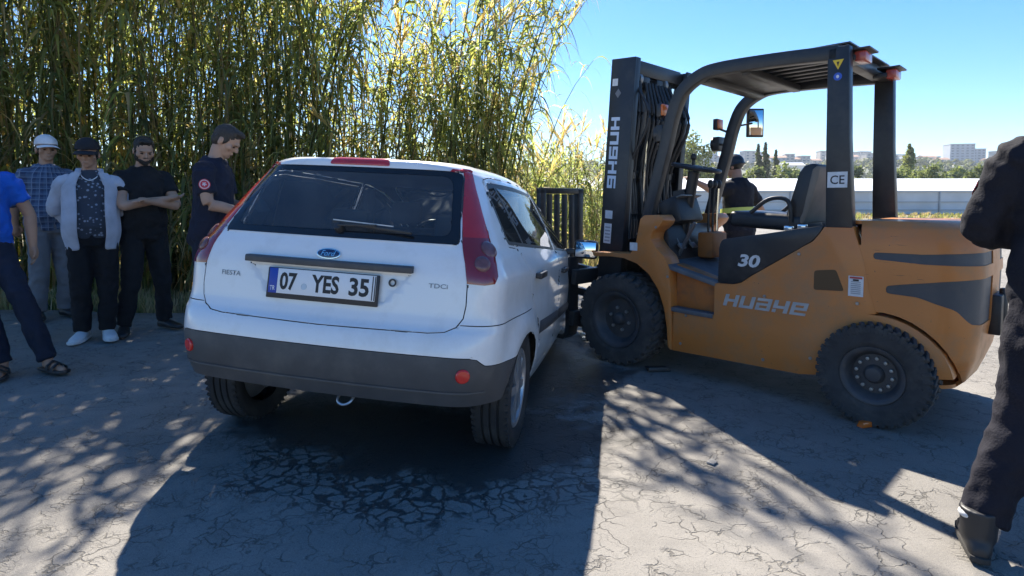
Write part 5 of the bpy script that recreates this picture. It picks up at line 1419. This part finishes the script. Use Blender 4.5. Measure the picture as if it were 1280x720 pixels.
class Fig:
    """figure in its own frame: x right, y forward, z up, standing height 1.75 before scaling"""
    def __init__(s, name, loc, yaw, scale, label, lean=0.0, twist=0.0, side=0.0):
        s.root = empty(name, loc, (0, 0, yaw), label, 'person'); s.root.scale = (scale,) * 3
        s.U = Matrix.Translation((0, 0, .95)) @ Matrix.Rotation(twist, 4, 'Z') @ Matrix.Rotation(side, 4, 'Y') @ Matrix.Rotation(-lean, 4, 'X') @ Matrix.Translation((0, 0, -.95))
    def up(s, x, y, z): return s.U @ Vector((x, y, z))
    def torso_rings(s, g, z0, z1, fat=0.0, seg=16):
        T = [(.84, .150, .105, 0), (.92, .172, .118, 0), (1.0, .166, .115, .005), (1.08, .156, .108, .008), (1.2, .163, .112, .005), (1.32, .178, .120, -.003), (1.385, .172, .110, -.01), (1.43, .132, .092, -.012), (1.465, .092, .075, -.012), (1.50, .074, .064, -.008)]
        zs = [z0] + [t[0] for t in T if z0 < t[0] < z1] + [z1]; out = []
        for z in zs:
            a, b, c = (np.interp(z, [t[0] for t in T], [t[k] for t in T]) for k in (1, 2, 3))
            belly = fat * math.exp(-((z - 1.05) / .13) ** 2)
            R3 = s.U.to_3x3() if z > .93 else Matrix.Identity(3)
            cc = s.up(0, c + belly * .5, z) if z > .93 else Vector((0, c, z))
            out.append((cc, R3 @ Vector((a + g + belly * .4, 0, 0)), R3 @ Vector((0, b + g + belly * .6, 0))))
        return out
    def pose(s, arms, legs, head=(0, 0, 0)):
        """arms: {1/-1: (elbow, wrist)} in upper-body frame; legs: {1/-1: (knee, ankle, toe direction)}"""
        s.sh = {k: s.up(.178 * k, -.01, 1.378) for k in (1, -1)}; s.el = {k: s.up(*arms[k][0]) for k in arms}; s.wr = {k: s.up(*arms[k][1]) for k in arms}
        s.hp = {k: Vector((.088 * k, 0, .90)) for k in (1, -1)}; s.kn = {k: Vector(legs[k][0]) for k in legs}; s.an = {k: Vector(legs[k][1]) for k in legs}; s.toe = {k: Vector(legs[k][2]).normalized() for k in legs}
        s.nk = s.up(0, -.005, 1.47)
        s.H = Matrix.Translation(s.up(0, .012, 1.535)) @ s.U.to_3x3().to_4x4() @ Matrix.Rotation(head[0], 4, 'Z') @ Matrix.Rotation(-head[1], 4, 'X') @ Matrix.Rotation(head[2], 4, 'Y')
    def h(s, x, y, z): return s.H @ Vector((x, y, z))
    def body(s, m, handcurl=.5):
        bm = bmesh.new(); HR = s.H.to_3x3()
        def e(c, r): ellip(bm, s.h(*c), r, HR)
        e((0, -.008, .128), (.074, .094, .088)); e((0, .018, .065), (.060, .068, .075)); e((0, .042, .022), (.043, .042, .034)); e((0, .068, .005), (.020, .018, .018))
        e((0, .082, .118), (.050, .016, .014)); e((0, .096, .082), (.011, .016, .022)); e((0, .104, .070), (.015, .013, .011)); e((0, .084, .038), (.024, .012, .009))
        e((.048, .05, .078), (.022, .028, .026)); e((-.048, .05, .078), (.022, .028, .026))
        for k in (1, -1): e((.076 * k, -.012, .085), (.010, .020, .032))
        limb(bm, [(s.up(0, -.02, 1.42), .070), (s.nk, .058), (s.h(0, -.015, .03), .055)])
        loft(bm, s.torso_rings(-.012, .85, 1.49))
        for k in s.el:
            S, E_, W = s.sh[k], s.el[k], s.wr[k]
            limb(bm, [(S, .056), (S.lerp(E_, .45), .049), (E_, .040), (E_.lerp(W, .3), .041), (W, .027)])
            # hand: palm, four fingers, thumb
            d = (W - E_).normalized(); sd = d.cross(Vector((0, 0, 1)));
            if sd.length < .2: sd = Vector((0, 1, 0))
            sd.normalize(); nn = sd.cross(d) * k
            limb(bm, [(W + d * .01, .026), (W + d * .05, .030), (W + d * .085, .026)])
            for i in range(4):
                o_ = sd * (.030 - .020 * i); b0 = W + d * .08 + o_; L = (.070, .080, .075, .058)[i]
                limb(bm, [(b0, .0095), (b0 + d * L * .5 + nn * L * .15 * handcurl, .009), (b0 + d * L * .8 + nn * L * .65 * handcurl, .008)], 8)
            tb = W + d * .03 + sd * .028; limb(bm, [(tb, .011), (tb + d * .03 + sd * .022, .010), (tb + d * .06 + sd * .022 + nn * .015, .009)], 8)
        for k in s.kn:
            limb(bm, [(s.hp[k], .080), (s.hp[k].lerp(s.kn[k], .5), .068), (s.kn[k], .050), (s.kn[k].lerp(s.an[k], .3), .052), (s.an[k], .036)])
            limb(bm, [(s.an[k] - Vector((0, 0, .03)), .034), (s.an[k] + s.toe[k] * .10 - Vector((0, 0, .052)), .030), (s.an[k] + s.toe[k] * .17 - Vector((0, 0, .062)), .022)])
        s.bd = fuse('body', bm, m, s.root, .0075, 1)
        for k in (1, -1):
            b = B().ell(s.h(.031 * k, .079, .093), (.011, .007, .0055), HR); b.done('eye', M_EYE, s.root)
            b = B().ell(s.h(.032 * k, .0895, .112), (.019, .0045, .0032), HR); b.done('eyebrow', M_HAIR, s.root)
        return s.bd
    def hair(s, m, top=1.0, under=False):
        bm = bmesh.new(); HR = s.H.to_3x3()
        ellip(bm, s.h(0, -.018, .142 - (.03 if under else 0)), (.080, .096 - (.01 if under else 0), .084 * top), HR); ellip(bm, s.h(0, -.045, .10), (.077, .062, .075), HR)
        if not under: ellip(bm, s.h(0, .045, .195), (.058, .05, .026), HR)
        for k in (1, -1): ellip(bm, s.h(.066 * k, .005, .105), (.014, .022, .035), HR)
        return fuse('hair', bm, m, s.root, .008, 1, .004, 30)
    def beard(s, m):
        bm = bmesh.new(); HR = s.H.to_3x3()
        ellip(bm, s.h(0, .045, .018), (.048, .046, .036), HR); ellip(bm, s.h(0, .075, .0), (.026, .02, .022), HR); ellip(bm, s.h(0, .094, .055), (.026, .008, .006), HR)
        for k in (1, -1): ellip(bm, s.h(.058 * k, .022, .050), (.016, .028, .045), HR)
        return fuse('beard', bm, m, s.root, .007, 1, .003, 40)
    def cap(s, m, brim=True, mb=None):
        bm = bmesh.new(); HR = s.H.to_3x3()
        ellip(bm, s.h(0, -.006, .150), (.091, .111, .092), HR)
        # flatten the underside by keeping only what is above the brow line
        g = bmesh.ops.bisect_plane(bm, geom=bm.verts[:] + bm.edges[:] + bm.faces[:], plane_co=s.h(0, 0, .135), plane_no=HR @ Vector((0, .10, -1)), clear_outer=True)
        bmesh.ops.holes_fill(bm, edges=[e for e in bm.edges if e.is_boundary])
        c = fuse('cap_crown', bm, m, s.root, .008, 1, .003, 14)
        bm = bmesh.new()
        rows = []
        for t in (0, .35, .7, 1):
            row = []
            for i in range(13):
                a = (i / 12 - .5) * 2.3; r0 = .088; x = math.sin(a) * (r0 + .004 + t * .006); y = math.cos(a) * (r0 + .012) + t * .085 * math.cos(a * .9)
                row.append(bm.verts.new(s.h(x, y, .142 - .018 * t - .020 * abs(math.sin(a)) ** 2 * 1.0)))
            rows.append(row)
        for A, C in zip(rows[:-1], rows[1:]):
            for i in range(12): bm.faces.new((A[i], A[i + 1], C[i + 1], C[i]))
        o = from_bm('cap_brim', bm, mb or m, s.root, 60); md = o.modifiers.new('t', 'SOLIDIFY'); md.thickness = .006; bake(o)
        return c
    def shirt(s, name, m, z0=.88, sleeve=.5, g=.014, fat=0, fold=.010, cuff=None, collar=True, seed=1, ztop=1.487):
        bm = bmesh.new(); loft(bm, s.torso_rings(g, z0, ztop, fat), 22)
        for k in (s.el if sleeve is not None else ()):
            S, E_, W = s.sh[k], s.el[k], s.wr[k]; i0 = s.up(.11 * k, -.01, 1.365)
            if sleeve <= 1.0:
                e = S.lerp(E_, sleeve); limb(bm, [(i0, .075), (S, .073 + g * .4), (S.lerp(e, .5), .066 + g * .4), (e, .062 + g * .5)], 16, flat=True)
                ellip(bm, S.lerp(i0, .2), (.074, .074, .064))
            else:
                e = E_.lerp(W, sleeve - 1); limb(bm, [(i0, .075), (S, .072 + g * .4), (S.lerp(E_, .5), .062 + g * .5), (E_, .054 + g * .5), (E_.lerp(e, .5), .048 + g * .5), (e, .040 + g * .5)], 16, flat=True)
                ellip(bm, S.lerp(i0, .2), (.074, .074, .064)); ellip(bm, E_, (.055 + g * .4,) * 3)
        if collar: limb(bm, [(s.up(0, -.012, 1.46), .072), (s.up(0, -.012, 1.495), .066)], 18, flat=True)
        return fuse(name, bm, m, s.root, .010, 2, fold, 9, seed)
    def trousers(s, m, g=.014, z1=1.0, fold=.010, length=1.0, cuff=.058, seed=2, wide=1.0, top=.012):
        bm = bmesh.new(); loft(bm, s.torso_rings(top, .83, z1), 20)
        for k in s.kn:
            a = s.kn[k].lerp(s.an[k], length)
            limb(bm, [(s.hp[k] + Vector((0, 0, .02)), .094), (s.hp[k].lerp(s.kn[k], .4), .086 * wide), (s.kn[k], .068 * wide + g * .3), (s.kn[k].lerp(a, .5), .064 * wide + g * .3), (a - Vector((0, 0, .0)), cuff * wide)], 16, flat=True)
        ellip(bm, (0, -.03, .88), (.15, .12, .09)); ellip(bm, (0, 0, .85), (.11, .10, .08))
        return fuse('trousers', bm, m, s.root, .010, 2, fold, 8, seed)
    def shoes(s, m, sole=None, big=1.0, boot=False):
        for k in s.an:
            bm = bmesh.new(); a = s.an[k]; t = s.toe[k]; z0 = a.z - .075
            f = lambda d, z: Vector((a.x, a.y, z0)) + t * d + Vector((0, 0, z))
            sd = Vector((-t.y, t.x, 0))
            rg = []
            for d, w, h in ((-.075, .022, .05), (-.055, .036, .085), (0, .042, .095), (.06, .046, .075), (.12, .050, .058), (.17, .044, .048), (.205, .026, .034)):
                h *= big; w *= big; rg.append((f(d, h / 2), sd * w, Vector((0, 0, h / 2))))
            loft(bm, rg, 18)
            if boot: limb(bm, [(f(-.01, .06), .052), (f(-.015, .17), .056)], 16, flat=True)
            o = fuse('shoe', bm, m, s.root, .008, 1)
            # flatten to the ground
            for v in o.data.vertices: v.co.z = max(v.co.z, z0 + .004)
            if sole:
                b = B(); P = [(-.078, -.028), (-.085, 0), (-.078, .028), (0, .040), (.10, .052), (.17, .048), (.212, .022), (.215, 0), (.212, -.022), (.17, -.048), (.10, -.052), (0, -.040)]
                b.prism([(p[0] * big, p[1] * big) for p in P], lambda x, y, d: f(x, d) + sd * y, .001, .022); b.done('sole', sole, o, .004)
GP = lambda px, py: ground_px(px, py)
def to_local(base, yaw, sc, w):
    q = Matrix.Rotation(-yaw, 3, 'Z') @ (Vector(w) - Vector(base)); return Vector((q.x / sc, q.y / sc, .085))
L0 = {1: ((.10, .03, .50), (.11, 0, .085), (.25, 1, 0)), -1: ((-.10, .03, .50), (-.11, 0, .085), (-.25, 1, 0))}
def face_to(dx, dy): return math.atan2(-dx, dy)      # yaw that turns local +y to (dx,dy)

# 1 man in a blue T-shirt, cut by the picture's edge
a = GP(4, 470); b_ = GP(60, 466); mid = (a + b_) / 2 + Vector((-.36, .10, 0)); mid.z = gz(mid.x, mid.y)
Y1 = face_to(.75, -.65); A1, A2 = to_local(mid, Y1, .925, a), to_local(mid, Y1, .925, b_)
p = Fig('person', mid, face_to(.75, -.65), .925, 'man in bright blue T-shirt, dark navy trousers and sandals', lean=.02)
p.pose({1: ((.27, .02, 1.15), (.27, .12, .92)), -1: ((-.29, .00, 1.14), (-.30, .03, .90))}, {1: ((A1.x * .5 + .05, A1.y * .5 + .05, .50), tuple(A1), (.3, 1, 0)), -1: ((A2.x * .5 - .05, A2.y * .5 + .05, .50), tuple(A2), (-.35, 1, 0))}, (0, .1, 0))
p.body(M_SKIN); p.hair(M_HAIR)
p.shirt('t_shirt', cmat('blue_jersey', (.012, .10, .48)), .86, .62, fat=.03)
p.trousers(cmat('navy_cotton', (.013, .018, .034)), z1=.95)
def sandals(fig):
    for k in fig.an:
        a_ = fig.an[k]; t = fig.toe[k]; sd = Vector((-t.y, t.x, 0)); z0 = a_.z - .082
        f = lambda d, w, z: Vector((a_.x, a_.y, z0 + z)) + t * d + sd * w
        P = [(-.07, -.03), (-.08, 0), (-.07, .03), (.02, .038), (.12, .052), (.19, .042), (.215, 0), (.19, -.042), (.12, -.052), (.02, -.038)]
        o = B().prism(P, lambda x, y, d: f(x, y, d), .0, .022).done('sandal', M_SHOE, fig.root, .004)
        for d0, hh in ((.07, .062), (.125, .05)):
            B().sweep([f(d0, -.05, .02), f(d0, -.045, hh * .8), f(d0, 0, hh + .02), f(d0, .045, hh * .8), f(d0, .05, .02)], [(-.002, -.014), (.002, -.014), (.002, .014), (-.002, .014)], up=t).done('strap', M_SHOE, o)
sandals(p)
def chest_mark(fig, nm, x, z, w, h, m, parent, r=None, oval_=False):
    """print lying on the chest of a shirt"""
    sh = parent; bv = BVHTree.FromPolygons([v.co for v in sh.data.vertices], [q.vertices for q in sh.data.polygons]); b = B(); nu, nv_ = 8, 6; G = []
    for j in range(nv_ + 1):
        row = []
        for i in range(nu + 1):
            uu, vv = (i / nu - .5), (j / nv_ - .5)
            if oval_: q = math.sqrt(max(1 - (2 * vv) ** 2, .02)); uu *= q
            o_ = fig.up(x + uu * w, .6, z + vv * h); d = fig.U.to_3x3() @ Vector((0, -1, 0)); hit = bv.ray_cast(o_, d)
            row.append(b.bm.verts.new((hit[0] if hit[0] else o_ + d * .48) - d * .003))
        G.append(row)
    for j in range(nv_):
        for i in range(nu): b.bm.faces.new((G[j][i], G[j][i + 1], G[j + 1][i + 1], G[j + 1][i]))
    return b.done(nm, m, parent, smooth=60)
sh = [c for c in p.root.children if c.name.startswith('t_shirt')][0]
M_PRD = mat('print_dark', (.012, .02, .05), .8); M_PRW = mat('print_white', (.55, .57, .60), .8)
chest_mark(p, 'print', -.045, 1.235, .10, .10, M_PRD, sh, oval_=True); chest_mark(p, 'print', -.05, 1.18, .06, .04, M_PRW, sh)
for k in range(3): chest_mark(p, 'print', -.085 + .035 * k, 1.105, .024, .035, M_PRW, sh)

# 2 man in a checked shirt and white cap
p = Fig('person', GP(66, 398), face_to(.85, -.55), .985, 'man in blue checked shirt, grey trousers and white cap')
p.pose({1: ((.25, -.05, 1.16), (.22, -.12, .93)), -1: ((-.25, -.05, 1.16), (-.20, -.14, .93))}, L0, (-.1, .05, 0))
p.body(M_SKIN); p.hair(M_HAIRG, .9, True); p.cap(cmat('white_cap_cotton', (.62, .63, .66)))
p.shirt('checked_shirt', pattern('blue_check', 'check'), .86, 1.3, fat=.05); p.trousers(cmat('grey_cotton', (.15, .155, .17)), wide=1.1); p.shoes(M_SHOE)

# 3 man in a dark cap with an open white overshirt
p = Fig('person', GP(120, 424), face_to(.55, -.80), .94, 'man in dark cap and open pale overshirt with hands behind his back')
p.pose({1: ((.26, -.10, 1.16), (.12, -.17, .98)), -1: ((-.27, -.08, 1.16), (-.10, -.18, .97))}, {1: ((.09, .03, .50), (.09, .0, .085), (.35, 1, 0)), -1: ((-.10, .03, .50), (-.09, .02, .085), (-.15, 1, 0))}, (-.25, .22, 0))
p.body(M_SKIN); p.hair(M_HAIR, .9, True); p.cap(cmat('black_cap_cotton', (.02, .021, .026)))
p.shirt('floral_shirt', pattern('floral', 'floral'), .90, None, .008, fat=.04, fold=.004); p.trousers(cmat('black_cotton', (.012, .013, .016)), wide=1.12); p.shoes(M_SHOEW, M_SHOEW, 1.08)
M_OVER = cmat('pale_overshirt', (.46, .48, .55), bscale=300)
bm = bmesh.new()
rows = []
for c, a_, d_ in p.torso_rings(.036, .80, 1.47, .04):
    row = []
    for i in range(33):
        th_ = math.pi / 2 + .52 + (2 * math.pi - 1.04) * i / 32
        q = Vector(c) + Vector(a_) * math.cos(th_) + Vector(d_) * math.sin(th_); q += (Vector(a_) * math.cos(th_)).normalized() * .008 * math.sin(i * 2.3)
        row.append(bm.verts.new(q))
    rows.append(row)
for A, C in zip(rows[:-1], rows[1:]):
    for i in range(32): bm.faces.new((A[i], A[i + 1], C[i + 1], C[i]))
o = from_bm('overshirt', bm, M_OVER, p.root, 180)
md = o.modifiers.new('s', 'SUBSURF'); md.levels = 1; md = o.modifiers.new('t', 'SOLIDIFY'); md.thickness = .006; bake(o)
for k in (1, -1):
    bm = bmesh.new(); S, E_, W = p.sh[k], p.el[k], p.wr[k]; e = E_.lerp(W, .75)
    limb(bm, [(p.up(.10 * k, -.01, 1.36), .072), (S, .076), (S.lerp(E_, .5), .068), (E_, .060), (E_.lerp(e, .5), .054), (e, .048)], 16, flat=True); ellip(bm, S, (.074, .077, .062))
    fuse('sleeve', bm, M_OVER, o, .010, 2, .006, 10, 5)
    B().sweep(catmull([p.up(.055 * k, -.075, 1.50), p.up(.075 * k, -.02, 1.505), p.up(.085 * k, .06, 1.46), p.up(.115 * k, .115, 1.36)], 4), [(-.022, -.003), (.022, -.003), (.022, .003), (-.022, .003)]).done('collar', M_OVER, o, .002)
b = B(); b.tube(catmull([p.up(.065, .02, 1.475), p.up(.05, .085, 1.43), p.up(0, .118, 1.40), p.up(-.05, .085, 1.43), p.up(-.065, .02, 1.475)], 5), .004, 6); b.done('necklace', M_PLATE, p.root)

# 4 bearded man in black with folded arms
p = Fig('person', GP(184, 414), face_to(.80, -.60), .98, 'bearded man in black T-shirt and trousers with folded arms', lean=.05)
p.pose({1: ((.215, .15, 1.15), (-.10, .225, 1.21)), -1: ((-.215, .15, 1.15), (.05, .255, 1.19))}, {1: ((.13, .05, .50), (.19, .02, .085), (.4, 1, 0)), -1: ((-.12, .04, .50), (-.15, .0, .085), (-.3, 1, 0))}, (-.18, .30, 0))
p.body(M_SKIN2); p.hair(M_HAIR); p.beard(M_HAIR)
p.shirt('black_t_shirt', cmat('black_jersey', (.014, .015, .018)), .84, .55, fat=.03); p.trousers(cmat('black_cotton2', (.013, .014, .017)), wide=1.1); p.shoes(M_SHOE)

# 5 man in navy uniform T-shirt looking down beside the car
q5 = depth_px(262, 300, 4.45); g5 = Vector((q5.x, q5.y, gz(q5.x, q5.y)))
p = Fig('person', g5, face_to(.98, .12), 1.02, 'man in navy uniform T-shirt with round arm badge reading beside the car', lean=.12)
p.pose({1: ((.22, .06, 1.15), (.10, .30, 1.10)), -1: ((-.23, .06, 1.15), (-.06, .30, 1.12))}, L0, (.05, .48, 0))
p.body(M_SKIN2); p.hair(M_HAIRG)
s5 = p.shirt('navy_t_shirt', cmat('navy_jersey', (.016, .019, .036)), .86, .72, fat=.02); p.trousers(cmat('navy_uniform_cotton', (.015, .018, .030)), wide=1.08); p.shoes(M_SHOE)
def arm_badge(fig, k, t, r, sh):
    bv = BVHTree.FromPolygons([v.co for v in sh.data.vertices], [q.vertices for q in sh.data.polygons])
    S, E_ = fig.sh[k], fig.el[k]; c = S.lerp(E_, t); ax = (E_ - S).normalized(); out = (fig.U.to_3x3() @ Vector((k, .25, 0))).normalized(); out = (out - ax * out.dot(ax)).normalized(); sd = ax.cross(out)
    for nm, rr, m_, lift in (('arm_badge', r, mat('badge_red', (.55, .03, .05), .7), .003), ('badge_ring', r * .86, mat('badge_white', (.62, .60, .62), .7), .0042), ('badge_centre', r * .70, MATS['badge_red'], .0054), ('badge_emblem', r * .38, MATS['badge_white'], .0066)):
        b = B(); cen = None; ring = []
        for i in range(20):
            a_ = 2 * math.pi * i / 20; kk = (.35 if nm == 'badge_emblem' and i % 4 == 2 else 1)
            o_ = c + ax * rr * kk * math.cos(a_) + sd * rr * kk * math.sin(a_) + out * .3; hit = bv.ray_cast(o_, -out); ring.append(b.bm.verts.new((hit[0] if hit[0] else o_ - out * .22) + out * lift))
        hit = bv.ray_cast(c + out * .3, -out); cen = b.bm.verts.new((hit[0] if hit[0] else c + out * .07) + out * lift)
        for i in range(20): b.bm.faces.new((cen, ring[i], ring[(i + 1) % 20]))
        if nm == 'arm_badge': par = b.done(nm, m_, sh, smooth=60)
        else: b.done(nm, m_, par, smooth=60)
for k in (1, -1): arm_badge(p, k, .48, .038, s5)
b = B().box(p.up(.02, .36, 1.13), (.15, .22, .008), p.U.to_3x3() @ Matrix.Rotation(.35, 3, 'X')); pad = b.done('notepad', M_PLATE, None, .002)
pad.matrix_world = Matrix.Translation(g5) @ Matrix.Rotation(face_to(.98, .12), 4, 'Z') @ Matrix.Scale(1.02, 4)
tag(pad, 'white notepad held by the man in the navy uniform T-shirt', 'notepad')

# 6 firefighter behind the forklift
q6 = depth_px(926, 250, 6.35)
p = Fig('person', Vector((q6.x, q6.y, 0)), face_to(-.55, .83), 1.0, 'firefighter in dark jacket with yellow reflective band behind the forklift seat', lean=.10)
p.pose({1: ((.36, .02, 1.24), (.60, .06, 1.04)), -1: ((-.31, .08, 1.36), (-.50, .16, 1.47))}, L0, (.2, .15, 0))
p.body(M_SKIN)
M_FIRE = cmat('firefighter_black', (.013, .014, .020))
s6 = p.shirt('jacket', M_FIRE, .80, 1.0, .024, .03, .008); p.trousers(M_FIRE, wide=1.2); p.shoes(M_SHOE, boot=True)
bm = bmesh.new(); HR = p.H.to_3x3(); ellip(bm, p.h(0, -.008, .135), (.095, .115, .10), HR); ellip(bm, p.h(0, -.01, .10), (.105, .125, .018), HR); fuse('helmet', bm, mat('black_helmet', (.012, .013, .014), .35), p.root, .008, 1)
M_BANDY = mat('yellow_reflective_band', (.50, .55, .10), .5)
bm = bmesh.new(); rr = p.torso_rings(.046, 1.11, 1.165, .03); loft(bm, rr, 24); from_bm('reflective_band', bm, M_BANDY, s6, 60)

# 7 uniformed man cut by the right edge, back to the camera
q7 = GP(1221, 694)
base7 = Vector((q7.x + .275, q7.y - .05, 0)); A7 = to_local(base7, face_to(.62, .78), 1.0, q7)
p = Fig('person', base7, face_to(.62, .78), 1.0, 'man in black uniform and boots standing with his back turned', lean=.02)
p.pose({1: ((.27, .02, 1.14), (.12, .25, 1.10)), -1: ((-.265, .05, 1.14), (-.08, .26, 1.09))}, {1: ((.13, .06, .50), (.16, .08, .085), (.3, 1, 0)), -1: ((A7.x * .55, A7.y * .4 + .02, .50), tuple(A7), (-.1, 1, 0))}, (0, .1, 0))
p.body(M_SKIN2); p.hair(M_HAIR)
s7 = p.shirt('uniform_shirt', cmat('black_uniform_cloth', (.011, .012, .019)), .86, 1.85, .024, .02, .008, seed=7); p.trousers(cmat('black_uniform_trousers', (.011, .011, .018)), wide=1.14, fold=.010, length=.90, cuff=.066, seed=8, top=.022)
p.shoes(M_SHOE, sole=mat('boot_sole', (.035, .033, .03), .9), boot=True)
arm_badge(p, -1, .50, .030, s7)
b = B().ell(p.an[-1] + Vector((-.022, -.024, .070)), (.036, .036, .020)); b.done('sock', M_SHOEW, p.root)

# ================================================================== small things on the road
def chunk(name, loc, size, m, label, cat, seed, rz=0):
    g = random.Random(seed); b = B(); b.box((0, 0, size[2] / 2), size)
    for v in b.bm.verts: v.co += Vector((g.uniform(-.2, .2) * size[0], g.uniform(-.2, .2) * size[1], g.uniform(-.15, .2) * size[2] if v.co.z > size[2] * .4 else 0))
    o = b.done(name, m, None, min(size) * .15); o.location = loc; o.rotation_euler = (0, 0, rz); tag(o, label, cat); return o
chunk('lamp_fragment', GP(1083, 533) + Vector((0, 0, .003)), (.085, .05, .028), M_AMBER, 'broken orange lamp fragment on the road by the rear forklift tyre', 'debris', 3, .3)
chunk('plastic_fragment', GP(890, 579) + Vector((0, 0, .003)), (.045, .03, .008), mat('grey_fragment', (.18, .18, .18), .6), 'pale plastic fragment on the road in the forklift shadow', 'debris', 4, .8)
chunk('trim_fragment', GP(820, 464) + Vector((0, 0, .003)), (.16, .06, .03), M_BLACKP, 'black trim fragment lying beside the front forklift wheel', 'debris', 5, .2)
for i, (px, py) in enumerate(((733, 425), (740, 428), (728, 420))):
    o = chunk('bumper_fragment', GP(px, py) + Vector((0, 0, .003)), (.09 - .02 * i, .05, .03), M_WHITE, ['largest', 'middle sized', 'smallest'][i] + ' white bumper splinter under the crushed car front', 'debris', 6 + i, i)
